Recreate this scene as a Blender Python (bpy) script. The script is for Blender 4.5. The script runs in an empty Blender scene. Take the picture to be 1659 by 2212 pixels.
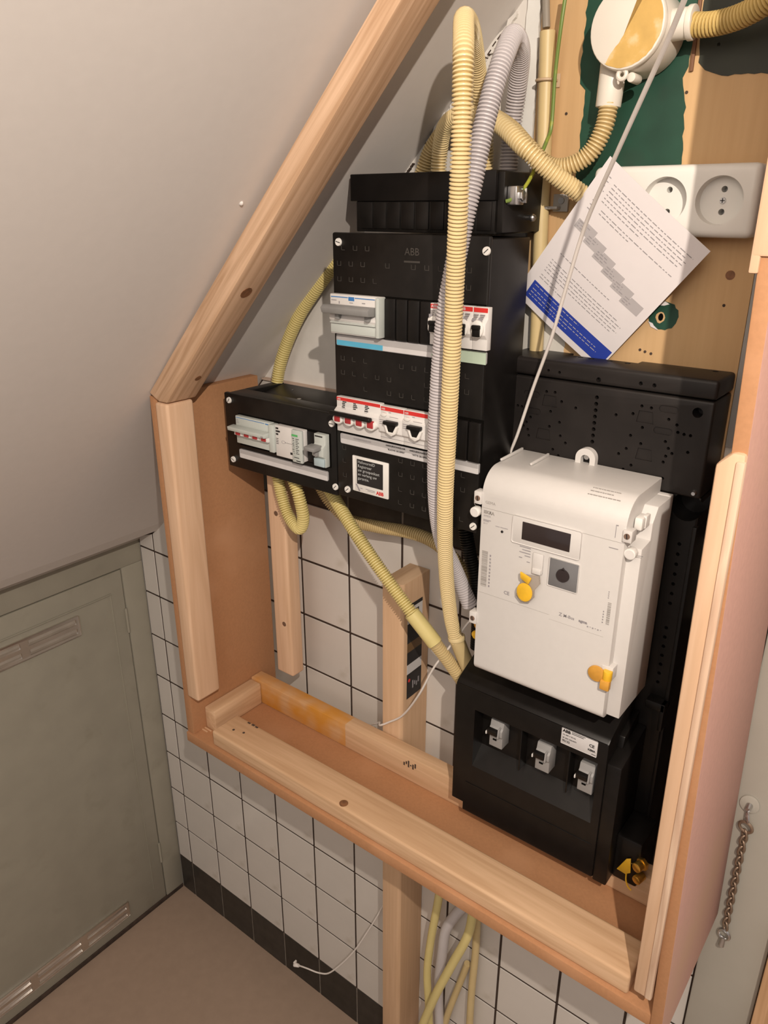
import bpy, bmesh, math, random
from mathutils import Vector, Matrix
random.seed(7)
S = bpy.context.scene
COL = S.collection
PI = math.pi

# ---------------------------------------------------------------- camera, world, lights, exposure
cam_d = bpy.data.cameras.new('camera')
cam = bpy.data.objects.new('camera', cam_d)
COL.objects.link(cam)
right = Vector((0.78885566, 0.61457833, 0.0004643)); down = Vector((0.2275930, -0.2914302, -0.9291232)); fwd = Vector((-0.5708837, 0.7330497, -0.3697701))
M = Matrix((( right.x, -down.x, -fwd.x, 1.304), (right.y, -down.y, -fwd.y, -0.873), (right.z, -down.z, -fwd.z, 1.675), (0, 0, 0, 1)))
cam.matrix_world = M
cam_d.sensor_fit = 'VERTICAL'; cam_d.sensor_height = 24.0
cam_d.lens = 24.0 * 1650.0 / 2212.0
cam_d.clip_start = 0.02; cam_d.clip_end = 30
S.camera = cam

w = bpy.data.worlds.new('room_light'); S.world = w
w.use_nodes = True
bg = w.node_tree.nodes['Background']
bg.inputs[0].default_value = (1.0, 0.895, 0.84, 1); bg.inputs[1].default_value = 0.37

def lamp(name, typ, loc, power, color, size):
    d = bpy.data.lights.new(name, typ); o = bpy.data.objects.new(name, d); COL.objects.link(o)
    d.energy = power; d.color = color; o.location = loc
    if typ == 'POINT': d.shadow_soft_size = size
    else: d.size = size
    return o
lamp('ceiling_bulb', 'POINT', (1.585, -1.02, 2.07), 58.0, (1.0, 0.87, 0.745), 0.008)
fl = lamp('room_fill', 'AREA', (1.5, -2.2, 2.35), 15.0, (1.0, 0.88, 0.78), 0.9)  # soft fill light added behind the camera to lift the dimmer surfaces
fl.rotation_euler = (Vector((0.6, 0, 1.1)) - Vector((1.5, -2.2, 2.35))).to_track_quat('-Z', 'Y').to_euler()

vs = S.view_settings
vs.view_transform = 'Standard'; vs.look = 'None'; vs.gamma = 1.0; vs.use_curve_mapping = False
vs.exposure = 0.0

# ---------------------------------------------------------------- materials
def nd(nt, t, **kw):
    n = nt.nodes.new(t)
    for k, v in kw.items(): setattr(n, k, v)
    return n
def mat(name, c, rough=0.5, var=0.06, scale=30.0, bump=0.0, spec=0.4, metal=0.0, per=0.0, c2=None, f2=(0.55, 0.75), s2=6.0, trans=0.0, sss=0.0):
    m = bpy.data.materials.new(name); m.use_nodes = True
    nt = m.node_tree; b = nt.nodes['Principled BSDF']
    b.inputs['Roughness'].default_value = rough; b.inputs['Metallic'].default_value = metal
    b.inputs['Specular IOR Level'].default_value = spec
    if trans: b.inputs['Transmission Weight'].default_value = trans
    tc = nd(nt, 'ShaderNodeTexCoord')
    n = nd(nt, 'ShaderNodeTexNoise'); n.inputs['Scale'].default_value = scale; n.inputs['Detail'].default_value = 5
    nt.links.new(tc.outputs['Object'], n.inputs['Vector'])
    r = nd(nt, 'ShaderNodeValToRGB')
    r.color_ramp.elements[0].position = 0.3; r.color_ramp.elements[1].position = 0.7
    r.color_ramp.elements[0].color = tuple(x * (1 - var) for x in c) + (1,)
    r.color_ramp.elements[1].color = tuple(min(1, x * (1 + var)) for x in c) + (1,)
    nt.links.new(n.outputs['Fac'], r.inputs['Fac'])
    out = r.outputs['Color']
    if c2 is not None:
        n2 = nd(nt, 'ShaderNodeTexNoise'); n2.inputs['Scale'].default_value = s2; n2.inputs['Detail'].default_value = 8
        nt.links.new(tc.outputs['Object'], n2.inputs['Vector'])
        mr = nd(nt, 'ShaderNodeMapRange'); mr.inputs['From Min'].default_value = f2[0]; mr.inputs['From Max'].default_value = f2[1]
        nt.links.new(n2.outputs['Fac'], mr.inputs['Value'])
        mx = nd(nt, 'ShaderNodeMix', data_type='RGBA')
        nt.links.new(mr.outputs['Result'], mx.inputs['Factor'])
        nt.links.new(out, mx.inputs[6]); mx.inputs[7].default_value = tuple(c2) + (1,)
        out = mx.outputs[2]
    if per:
        oi = nd(nt, 'ShaderNodeObjectInfo'); hs = nd(nt, 'ShaderNodeHueSaturation')
        mr = nd(nt, 'ShaderNodeMapRange'); mr.inputs['To Min'].default_value = 1 - per; mr.inputs['To Max'].default_value = 1 + per
        nt.links.new(oi.outputs['Random'], mr.inputs['Value']); nt.links.new(mr.outputs['Result'], hs.inputs['Value'])
        nt.links.new(out, hs.inputs['Color']); out = hs.outputs['Color']
    nt.links.new(out, b.inputs['Base Color'])
    if bump:
        bp = nd(nt, 'ShaderNodeBump'); bp.inputs['Strength'].default_value = bump; bp.inputs['Distance'].default_value = 0.001
        nt.links.new(n.outputs['Fac'], bp.inputs['Height']); nt.links.new(bp.outputs['Normal'], b.inputs['Normal'])
    return m
def wood(name, axis, c1, c2, rough=0.6, ring=14.0, contrast=1.0, rot=0.0, stain=None):
    m = bpy.data.materials.new(name); m.use_nodes = True
    nt = m.node_tree; b = nt.nodes['Principled BSDF']; b.inputs['Roughness'].default_value = rough
    b.inputs['Specular IOR Level'].default_value = 0.25
    tc = nd(nt, 'ShaderNodeTexCoord'); mp = nd(nt, 'ShaderNodeMapping')
    sc = {'x': (1.2, 26, 26), 'y': (26, 1.2, 26), 'z': (26, 26, 1.2)}[axis]
    mp.vector_type = 'TEXTURE' if False else 'POINT'
    mp.inputs['Scale'].default_value = sc
    src = tc.outputs['Object']
    if rot:
        m0 = nd(nt, 'ShaderNodeMapping'); m0.inputs['Rotation'].default_value = (0, rot, 0)
        nt.links.new(src, m0.inputs['Vector']); src = m0.outputs['Vector']
    nt.links.new(src, mp.inputs['Vector'])
    n1 = nd(nt, 'ShaderNodeTexNoise'); n1.inputs['Scale'].default_value = 1.0; n1.inputs['Detail'].default_value = 4; n1.inputs['Distortion'].default_value = 0.6
    nt.links.new(mp.outputs['Vector'], n1.inputs['Vector'])
    ma = nd(nt, 'ShaderNodeMath', operation='MULTIPLY'); ma.inputs[1].default_value = ring
    nt.links.new(n1.outputs['Fac'], ma.inputs[0])
    fr = nd(nt, 'ShaderNodeMath', operation='PINGPONG'); fr.inputs[1].default_value = 1.0
    nt.links.new(ma.outputs[0], fr.inputs[0])
    n2 = nd(nt, 'ShaderNodeTexNoise'); n2.inputs['Scale'].default_value = 8.0; n2.inputs['Detail'].default_value = 6
    nt.links.new(mp.outputs['Vector'], n2.inputs['Vector'])
    ad = nd(nt, 'ShaderNodeMath', operation='MULTIPLY_ADD'); ad.inputs[1].default_value = 0.55 * contrast
    nt.links.new(fr.outputs[0], ad.inputs[0])
    m3 = nd(nt, 'ShaderNodeMath', operation='MULTIPLY'); m3.inputs[1].default_value = 0.5
    nt.links.new(n2.outputs['Fac'], m3.inputs[0]); nt.links.new(m3.outputs[0], ad.inputs[2])
    r = nd(nt, 'ShaderNodeValToRGB')
    r.color_ramp.elements[0].position = 0.2; r.color_ramp.elements[1].position = 0.85
    r.color_ramp.elements[0].color = tuple(c1) + (1,); r.color_ramp.elements[1].color = tuple(c2) + (1,)
    nt.links.new(ad.outputs[0], r.inputs['Fac'])
    out = r.outputs['Color']
    if stain is not None:          # a real varnish stain covering x below a limit, in world metres
        x0, sc_, col = stain
        gp = nd(nt, 'ShaderNodeNewGeometry'); sx = nd(nt, 'ShaderNodeSeparateXYZ'); nt.links.new(gp.outputs['Position'], sx.inputs[0])
        nz = nd(nt, 'ShaderNodeTexNoise'); nz.inputs['Scale'].default_value = sc_; nt.links.new(gp.outputs['Position'], nz.inputs['Vector'])
        lt = nd(nt, 'ShaderNodeMath', operation='LESS_THAN'); lt.inputs[1].default_value = x0
        nt.links.new(sx.outputs['X'], lt.inputs[0])
        mr = nd(nt, 'ShaderNodeMapRange'); mr.inputs['From Min'].default_value = 0.35; mr.inputs['From Max'].default_value = 0.6
        mr.inputs['To Min'].default_value = 0.35; mr.inputs['To Max'].default_value = 1.0
        nt.links.new(nz.outputs['Fac'], mr.inputs['Value'])
        mu = nd(nt, 'ShaderNodeMath', operation='MULTIPLY'); nt.links.new(lt.outputs[0], mu.inputs[0]); nt.links.new(mr.outputs['Result'], mu.inputs[1])
        mx = nd(nt, 'ShaderNodeMix', data_type='RGBA'); nt.links.new(mu.outputs[0], mx.inputs['Factor'])
        nt.links.new(out, mx.inputs[6]); mx.inputs[7].default_value = tuple(col) + (1,); out = mx.outputs[2]
    nt.links.new(out, b.inputs['Base Color'])
    bp = nd(nt, 'ShaderNodeBump'); bp.inputs['Strength'].default_value = 0.25; bp.inputs['Distance'].default_value = 0.0006
    nt.links.new(ad.outputs[0], bp.inputs['Height']); nt.links.new(bp.outputs['Normal'], b.inputs['Normal'])
    return m

PL, PD = (0.66, 0.445, 0.275), (0.49, 0.30, 0.165)
PINEX = wood('pine_x', 'x', PL, PD, contrast=0.7); PINEY = wood('pine_y', 'y', PL, PD, contrast=0.7); PINEZ = wood('pine_z', 'z', (0.70, 0.475, 0.315), (0.56, 0.355, 0.215), contrast=0.5)
PINED = wood('pine_rafter', 'x', (0.70, 0.48, 0.32), (0.47, 0.29, 0.17), rot=math.radians(45.6), contrast=0.9)
PINEB = wood('pine_stained', 'x', PL, PD, contrast=0.6, stain=(0.621, 22, (0.60, 0.27, 0.045)))
POSTW = wood('post_wood', 'z', (0.64, 0.43, 0.27), (0.52, 0.33, 0.19), contrast=0.35)
ENDG = wood('end_grain', 'y', (0.64, 0.45, 0.29), (0.45, 0.29, 0.17), ring=9)
MULTI = wood('plywood_edge', 'z', (0.74, 0.55, 0.40), (0.50, 0.32, 0.22), ring=20, contrast=0.8)
MDF = mat('mdf', (0.44, 0.225, 0.112), 0.7, 0.05, 260, 0.1, c2=(0.50, 0.27, 0.145), s2=9, spec=0.2)
MDFP = mat('mdf_face_pink', (0.60, 0.345, 0.285), 0.6, 0.04, 150, c2=(0.60, 0.37, 0.26), s2=4, spec=0.25)
TILE = mat('tile_white', (0.63, 0.60, 0.56), 0.22, 0.03, 12, per=0.03, spec=0.5, c2=(0.50, 0.46, 0.40), f2=(0.62, 0.85), s2=18)
TILEB = mat('tile_black', (0.030, 0.026, 0.022), 0.4, 0.3, 40, per=0.2, spec=0.4)
GROUT = mat('grout_dark', (0.045, 0.028, 0.02), 0.9, 0.3, 60)
GROUTL = mat('grout_grey', (0.17, 0.145, 0.12), 0.9, 0.2, 60)
PLASTER = mat('plaster_white', (0.70, 0.675, 0.635), 0.75, 0.03, 40, 0.25, c2=(0.60, 0.57, 0.52), f2=(0.6, 0.85), s2=9, spec=0.2)
SOFFIT = mat('soffit_paint', (0.70, 0.665, 0.635), 0.55, 0.012, 70, 0.10, spec=0.3)
FLOORM = mat('floor_vinyl', (0.36, 0.265, 0.20), 0.5, 0.04, 50, 0.03, spec=0.3)
PANEL = mat('painted_panel', (0.335, 0.315, 0.255), 0.4, 0.05, 15, 0.05, c2=(0.25, 0.235, 0.175), f2=(0.6, 0.9), s2=14, spec=0.4)
JAMB = mat('jamb_paint', (0.40, 0.38, 0.33), 0.35, 0.04, 12, 0.03, spec=0.4)
CHROME = mat('chrome', (0.78, 0.75, 0.71), 0.28, 0.05, 20, metal=1.0)
STEEL = mat('zinc_steel', (0.62, 0.62, 0.62), 0.3, 0.1, 40, metal=1.0)
RUST = mat('worn_brass_chain', (0.30, 0.22, 0.16), 0.45, 0.25, 60, metal=0.7)
BRASS = mat('brass', (0.72, 0.46, 0.10), 0.3, 0.1, 30, metal=0.9)
BLACK = mat('black_plastic', (0.009, 0.0078, 0.007), 0.40, 0.3, 50, 0.12, spec=0.3, c2=(0.02, 0.018, 0.016), f2=(0.62, 0.85), s2=10)
BLACKF = mat('black_plastic_smooth', (0.0075, 0.0065, 0.006), 0.36, 0.2, 60, spec=0.28)
BLACKM = mat('black_plastic_dusty', (0.015, 0.0125, 0.0115), 0.45, 0.25, 25, 0.1, spec=0.3, c2=(0.035, 0.029, 0.026), f2=(0.64, 0.9), s2=9)
HOLE = mat('hole_dark', (0.004, 0.0035, 0.003), 0.9, 0.1, 50, spec=0.05)
EMB = mat('embossed_mark', (0.05, 0.045, 0.04), 0.5, 0.2, 30)
METER = mat("meter_white", (0.64, 0.622, 0.60), 0.42, 0.012, 120, 0.05, spec=0.35)
METERG = mat('meter_grey_print', (0.33, 0.31, 0.29), 0.6, 0.1, 40)
LCD = mat('lcd_glass', (0.030, 0.022, 0.022), 0.16, 0.1, 30, spec=0.6)
DGREY = mat('optical_plate_grey', (0.17, 0.17, 0.175), 0.32, 0.1, 30)
SEALY = mat('seal_yellow', (0.80, 0.47, 0.03), 0.35, 0.15, 60, spec=0.5)
SEALO = mat('seal_amber', (0.62, 0.31, 0.05), 0.3, 0.2, 60, spec=0.5)
CLEAR = mat('clear_plastic', (0.85, 0.78, 0.70), 0.12, 0.03, 60, trans=0.75, spec=0.5)
WHITE = mat('white_plastic', (0.78, 0.765, 0.73), 0.4, 0.02, 60, spec=0.4)
MODW = mat('breaker_white', (0.70, 0.685, 0.665), 0.45, 0.02, 60)
MODG = mat('breaker_pale_green', (0.52, 0.56, 0.53), 0.4, 0.03, 60)
GREYT = mat('toggle_grey', (0.26, 0.26, 0.255), 0.45, 0.06, 60)
RED = mat('red_print', (0.62, 0.035, 0.03), 0.5, 0.05, 60)
REDD = mat('red_toggle', (0.40, 0.035, 0.04), 0.4, 0.05, 60)
CYAN = mat('cyan_label', (0.10, 0.42, 0.62), 0.5, 0.04, 60)
BLUEP = mat('blue_print', (0.025, 0.055, 0.36), 0.5, 0.05, 60)
BLUEM = mat('blue_mark', (0.05, 0.20, 0.50), 0.5, 0.05, 60)
GREENL = mat('green_label', (0.10, 0.44, 0.14), 0.5, 0.05, 60)
GREENP = mat('pale_green_label', (0.47, 0.58, 0.46), 0.5, 0.04, 60)
STRIPG = mat('label_strip_grey', (0.42, 0.41, 0.41), 0.4, 0.03, 60)
STRIPW = mat('label_strip_white', (0.62, 0.61, 0.61), 0.4, 0.03, 60)
INK = mat('black_ink', (0.02, 0.018, 0.018), 0.6, 0.1, 60)
INKG = mat('grey_ink', (0.30, 0.285, 0.30), 0.7, 0.1, 60)
INKW = mat('white_ink', (0.50, 0.52, 0.52), 0.6, 0.05, 60)
BOXG = mat('grey_box_print', (0.44, 0.42, 0.43), 0.7, 0.03, 60)
PAPER = mat('paper_white', (0.73, 0.70, 0.71), 0.7, 0.012, 60, spec=0.2)
HOSEY = mat('hose_cream', (0.72, 0.585, 0.32), 0.30, 0.04, 25, spec=0.45)
HOSED = mat('hose_cream_old', (0.60, 0.47, 0.24), 0.42, 0.06, 25, spec=0.4)
HOSEO = mat('hose_ochre_dirty', (0.56, 0.41, 0.15), 0.45, 0.08, 25, spec=0.4)
HOSEL = mat('hose_lemon', (0.66, 0.56, 0.24), 0.4, 0.05, 25, spec=0.4)
HOSEG = mat('hose_grey', (0.55, 0.52, 0.53), 0.4, 0.03, 25, spec=0.45)
HOSEB = mat('hose_black', (0.012, 0.011, 0.010), 0.4, 0.1, 25, spec=0.4)
CORD = mat('cord_white', (0.74, 0.70, 0.66), 0.5, 0.03, 40)
WIREG = mat('wire_green', (0.16, 0.235, 0.05), 0.4, 0.06, 30, c2=(0.38, 0.40, 0.05), f2=(0.52, 0.6), s2=30)
JBOX = mat('junction_box_cream', (0.73, 0.69, 0.61), 0.35, 0.02, 40)
TANP = mat('tan_paint', (0.60, 0.39, 0.12), 0.5, 0.1, 60, c2=(0.70, 0.54, 0.30), f2=(0.55, 0.7), s2=60)
SOCK = mat('socket_white', (0.73, 0.72, 0.68), 0.35, 0.012, 40, spec=0.45)
PLY = wood('plywood_panel', 'z', (0.62, 0.415, 0.215), (0.52, 0.33, 0.16), ring=5, contrast=0.5)
GREENW = mat('green_paint', (0.016, 0.062, 0.040), 0.4, 0.2, 20, 0.15, c2=(0.03, 0.04, 0.03), f2=(0.55, 0.8), s2=12)
DARKW = mat('dark_green_paint', (0.028, 0.032, 0.022), 0.5, 0.2, 20, 0.2, c2=(0.02, 0.045, 0.032), s2=10)
WHITEP = mat('old_white_paint', (0.60, 0.585, 0.54), 0.5, 0.05, 20)
KNOT = mat('knot_brown', (0.20, 0.09, 0.04), 0.6, 0.4, 120)
RUBBERD = mat('dirt_dark', (0.06, 0.04, 0.03), 0.9, 0.3, 60)

# ---------------------------------------------------------------- builders
ORG = {}
def nb(): return bmesh.new()
def obj(name, bm, m, parent=None, smooth=True, label=None, cat=None, group=None, kind=None, base=None):
    bmesh.ops.remove_doubles(bm, verts=bm.verts, dist=1e-6) if False else None
    bmesh.ops.recalc_face_normals(bm, faces=bm.faces) if len(bm.faces) < 60000 else None
    if parent is not None:
        o0 = ORG[parent.name]
    elif base is not None:
        o0 = Vector(base)
    else:
        xs = [v.co.x for v in bm.verts]; ys = [v.co.y for v in bm.verts]; zs = [v.co.z for v in bm.verts]
        o0 = Vector(((min(xs) + max(xs)) / 2, (min(ys) + max(ys)) / 2, min(zs)))
    bmesh.ops.translate(bm, verts=bm.verts, vec=-o0)
    me = bpy.data.meshes.new(name); bm.to_mesh(me); bm.free()
    if smooth:
        me.polygons.foreach_set('use_smooth', [True] * len(me.polygons))
        try: me.set_sharp_from_angle(angle=math.radians(32))
        except Exception: pass
    ms = m if isinstance(m, (list, tuple)) else [m]
    for x in ms: me.materials.append(x)
    o = bpy.data.objects.new(name, me); COL.objects.link(o)
    if parent is not None: o.parent = parent
    else: o.location = o0
    ORG[o.name] = o0
    if label: o['label'] = label
    if cat: o['category'] = cat
    if group: o['group'] = group
    if kind: o['kind'] = kind
    return o
def thing(name, loc, label, cat, group=None):
    o = bpy.data.objects.new(name, None); COL.objects.link(o); o.location = loc; o.empty_display_size = 0.02
    ORG[o.name] = Vector(loc); o['label'] = label; o['category'] = cat
    if group: o['group'] = group
    return o
def join(bm, t, mi=0):
    for f in t.faces: f.material_index = mi
    me = bpy.data.meshes.new('tmp'); t.to_mesh(me); t.free(); bm.from_mesh(me); bpy.data.meshes.remove(me)
    return bm
def box(bm, x0, x1, y0, y1, z0, z1, bev=0.0, seg=2, mi=0, rot=None):
    t = nb(); bmesh.ops.create_cube(t, size=1.0)
    for v in t.verts: v.co = Vector(((x0 + x1) / 2 + v.co.x * abs(x1 - x0), (y0 + y1) / 2 + v.co.y * abs(y1 - y0), (z0 + z1) / 2 + v.co.z * abs(z1 - z0)))
    if bev > 0: bmesh.ops.bevel(t, geom=list(t.edges), offset=bev, segments=seg, profile=0.5, affect='EDGES')
    if rot: # (angle about y, centre)
        bmesh.ops.rotate(t, verts=t.verts, cent=rot[1], matrix=Matrix.Rotation(rot[0], 3, 'Y'))
    return join(bm, t, mi)
def B(*a, **k): return box(nb(), *a, **k)
def prism(bm, pts, axis, a, b, bev=0.0, mi=0, seg=2):
    """polygon pts extruded along axis from a to b; pts are the other two coordinates in x,y,z order"""
    t = nb()
    def P(p, c): return {'x': (c, p[0], p[1]), 'y': (p[0], c, p[1]), 'z': (p[0], p[1], c)}[axis]
    n = len(pts)
    va = [t.verts.new(P(p, a)) for p in pts]; vb = [t.verts.new(P(p, b)) for p in pts]
    t.faces.new(va); t.faces.new(vb[::-1])
    for i in range(n): t.faces.new((va[i], vb[i], vb[(i + 1) % n], va[(i + 1) % n]))
    bmesh.ops.recalc_face_normals(t, faces=t.faces)
    if bev > 0: bmesh.ops.bevel(t, geom=list(t.edges), offset=bev, segments=seg, profile=0.5, affect='EDGES')
    return join(bm, t, mi)
def cyl(bm, p0, p1, r0, r1=None, n=20, mi=0, bev=0.0):
    p0, p1 = Vector(p0), Vector(p1); d = p1 - p0; r1 = r0 if r1 is None else r1
    t = nb(); bmesh.ops.create_cone(t, cap_ends=True, segments=n, radius1=r0, radius2=r1, depth=d.length)
    if bev: bmesh.ops.bevel(t, geom=[e for e in t.edges if len(e.link_faces) == 2 and any(len(f.verts) > 4 for f in e.link_faces)], offset=bev, segments=2, profile=0.5, affect='EDGES')
    bmesh.ops.transform(t, matrix=Matrix.Translation((p0 + p1) / 2) @ d.to_track_quat('Z', 'Y').to_matrix().to_4x4(), verts=t.verts)
    return join(bm, t, mi)
def ball(bm, c, r, sc=(1, 1, 1), mi=0, n=12):
    t = nb(); bmesh.ops.create_uvsphere(t, u_segments=n, v_segments=max(6, n // 2), radius=r)
    for v in t.verts: v.co = Vector((v.co.x * sc[0] + c[0], v.co.y * sc[1] + c[1], v.co.z * sc[2] + c[2]))
    return join(bm, t, mi)
def catmull(P, step):
    P = [Vector(p) for p in P]
    Q = [P[0] * 2 - P[1]] + P + [P[-1] * 2 - P[-2]]
    out = []
    for i in range(1, len(Q) - 2):
        a, b, c, d = Q[i - 1:i + 3]
        for k in range(24):
            t = k / 24
            out.append(0.5 * ((2 * b) + (c - a) * t + (2 * a - 5 * b + 4 * c - d) * t * t + (3 * b - a - 3 * c + d) * t ** 3))
    out.append(P[-1])
    res = [out[0]]; acc = 0.0
    for i in range(1, len(out)):
        seg = out[i] - out[i - 1]; L = seg.length
        while acc + L >= step:
            f = (step - acc) / L; p = out[i - 1] + seg * f
            out[i - 1] = p; seg = out[i] - p; L = seg.length; acc = 0.0; res.append(p)
        acc += L
    return res
def sweep(bm, pts, rad, n=12, cap=True, mi=0):
    T = []
    for i in range(len(pts)):
        a = pts[max(0, i - 1)]; b = pts[min(len(pts) - 1, i + 1)]; T.append((b - a).normalized())
    up = Vector((0, 0, 1)) if abs(T[0].z) < 0.9 else Vector((1, 0, 0))
    nrm = (up - T[0] * up.dot(T[0])).normalized()
    rings = []
    for i, p in enumerate(pts):
        nrm = (nrm - T[i] * nrm.dot(T[i])).normalized(); bi = T[i].cross(nrm)
        r = rad(i) if callable(rad) else rad
        rings.append([bm.verts.new(p + (nrm * math.cos(2 * PI * k / n) + bi * math.sin(2 * PI * k / n)) * r) for k in range(n)])
    for i in range(len(rings) - 1):
        for k in range(n):
            f = bm.faces.new((rings[i][k], rings[i][(k + 1) % n], rings[i + 1][(k + 1) % n], rings[i + 1][k])); f.material_index = mi
    if cap:
        for f in (bm.faces.new(rings[0][::-1]), bm.faces.new(rings[-1])): f.material_index = mi
    return bm
def corrugated(bm, P, R, pitch=0.0036, depth=0.0029, n=16):
    st = pitch / 5; pts = catmull(P, st)
    prof = [0.04, 0.0, 0.10, 1.0, 0.55]
    return sweep(bm, pts, lambda i: R - depth * prof[i % 5], n)
def pipe(bm, P, R, n=14, step=0.006): return sweep(bm, catmull(P, step), R, n)
def boolean(bm, cutter, smooth=False):
    ms = []
    for b in (bm, cutter):
        bmesh.ops.recalc_face_normals(b, faces=b.faces)
        me = bpy.data.meshes.new('t'); b.to_mesh(me); b.free(); o = bpy.data.objects.new('t', me); COL.objects.link(o); ms.append(o)
    md = ms[0].modifiers.new('b', 'BOOLEAN'); md.operation = 'DIFFERENCE'; md.solver = 'EXACT'; md.object = ms[1]; md.use_self = True
    dg = bpy.context.evaluated_depsgraph_get(); me = bpy.data.meshes.new_from_object(ms[0].evaluated_get(dg))
    r = nb(); r.from_mesh(me); bpy.data.meshes.remove(me)
    for o in ms:
        d = o.data; bpy.data.objects.remove(o); bpy.data.meshes.remove(d)
    return r
def text(bm, s, mtx, size, bold=0.0, align='LEFT', mi=0):
    c = bpy.data.curves.new('t', 'FONT'); c.body = s; c.size = size; c.align_x = align; c.offset = bold; c.resolution_u = 2
    o = bpy.data.objects.new('t', c); COL.objects.link(o)
    dg = bpy.context.evaluated_depsgraph_get(); me = bpy.data.meshes.new_from_object(o.evaluated_get(dg))
    t = nb(); t.from_mesh(me); bpy.data.meshes.remove(me); bpy.data.objects.remove(o); bpy.data.curves.remove(c)
    bmesh.ops.transform(t, matrix=mtx, verts=t.verts)
    return join(bm, t, mi)
def front(x, y, z, roll=0.0):      # text frame on a surface facing the room (-y)
    return Matrix.Translation((x, y, z)) @ Matrix.Rotation(roll, 4, 'Y') @ Matrix.Rotation(PI / 2, 4, 'X')
def rect(bm, x0, x1, z0, z1, y, mi=0, t=0.0003):
    return box(bm, x0, x1, y - t, y, z0, z1, mi=mi)
def screw_white(bm, x, y, z, r=0.0042, ang=0.6):
    cyl(bm, (x, y, z), (x, y - 0.0018, z), r, r * 0.92, 18)
    a = Vector((math.cos(ang), 0, math.sin(ang))) * r * 0.75
    return bm
def slot(bm, x, y, z, r, ang, wd=0.0009):
    box(bm, x - r * 0.72, x + r * 0.72, y - 0.0022, y - 0.0016, z - wd / 2, z + wd / 2, rot=(ang, (x, y, z)))
    return bm
def clip_poly(P, f):      # keep the side where f(p) <= 0
    out = []
    for i in range(len(P)):
        a, b = P[i], P[(i + 1) % len(P)]; fa, fb = f(a), f(b)
        if fa <= 0: out.append(a)
        if fa * fb < 0:
            t = fa / (fa - fb); out.append((a[0] + (b[0] - a[0]) * t, a[1] + (b[1] - a[1]) * t))
    return out

# ---------------------------------------------------------------- the setting
XL = -0.05                      # left wall plane
sof = lambda x: max(1.017 + 0.35 * (x + 0.05) + 2.2 * max(0.0, x + 0.02) ** 2, 1.02 + 1.064 * x) if x < 0.15 else 1.02 + 1.064 * x
PYW = 0.0035
obj('floor', B(XL - 0.05, 2.6, -2.6, 0.03, -0.03, 0.0), FLOORM, kind='structure', smooth=False)
obj('ceiling', prism(nb(), [(XL - 0.06, 1.0155)] + [(x_, sof(x_)) for x_ in (XL, -0.02, 0.0, 0.02, 0.05, 0.08, 0.11, 0.15, 1.25)] + [(1.25, sof(1.25) + 0.05), (XL - 0.06, sof(XL) + 0.12)], 'y', -2.6, 0.02), SOFFIT, kind='structure', smooth=False)
blob = nb(); ball(blob, (0.620, -0.252, 1.6800), 0.0032, (1, 0.8, 0.9)); obj('plaster_blob', blob, SOFFIT, bpy.data.objects['ceiling'])
wall = obj('wall_back', B(XL - 0.05, 2.6, PYW, PYW + 0.05, 0.0, 2.6), PLASTER, kind='structure', smooth=False, base=(0, 0, 0))
TOP = 1.411
def under(P): return clip_poly(P, lambda p: p[1] - (sof(p[0]) - 0.004))
bed = under([(XL, 0.0), (1.19, 0.0), (1.19, TOP), (XL, TOP)])
for za_, zb2_, gm in ((0.0, 0.1095, GROUTL), (0.1095, 1.2125, GROUT), (1.2125, 1.3195, GROUTL), (1.3195, TOP, GROUT)):
    sec = clip_poly(clip_poly(bed, lambda p: za_ - p[1]), lambda p: p[1] - zb2_)
    if len(sec) > 2: obj('tile_bed', prism(nb(), sec, 'y', 0.0006, 0.0034), gm, wall, smooth=False)
obj('ledge', B(0.372, 1.18, -0.006, 0.003, TOP, TOP + 0.003), mat('ledge_mortar', (0.55, 0.42, 0.34), 0.8, 0.06, 30), wall, smooth=False)
G = 0.0021
xs = [XL] + [0.11 * i for i in range(0, 11)] + [1.182]
tile_mesh = {}
for r in range(-2, 12):
    z0 = 0.221 + 0.11 * r + G; z1 = min(0.221 + 0.11 * (r + 1), TOP) - G
    if r == -2: z0 = 0.001
    if z1 - z0 < 0.01: continue
    for i in range(len(xs) - 1):
        x0, x1 = xs[i] + G, xs[i + 1] - G
        if r >= 5 and x0 > 1.0: continue          # behind the meter board: nothing shows there
        P = under([(x0, z0), (x1, z0), (x1, z1), (x0, z1)])
        if len(P) < 3: continue
        full = len(P) == 4 and abs(P[2][1] - z1) < 1e-6 and abs(P[3][1] - z1) < 1e-6
        black = r in (-2, 9)
        jz = random.uniform(-0.0004, 0.0002)
        key = (round(x1 - x0, 4), round(z1 - z0, 4), black)
        if full and key in tile_mesh:
            o = bpy.data.objects.new('tile', tile_mesh[key]); COL.objects.link(o); o.parent = wall
        else:
            Q = [(p[0] - x0, p[1] - z0) for p in P]
            t = prism(nb(), Q, 'y', 0.0, 0.003, bev=0.0007, seg=1)
            me = bpy.data.meshes.new('tile'); t.to_mesh(me); t.free(); me.materials.append(TILEB if black else TILE)
            o = bpy.data.objects.new('tile', me); COL.objects.link(o); o.parent = wall
            if full: tile_mesh[key] = me
        o.location = (x0, jz - 0.0006, z0)

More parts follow.
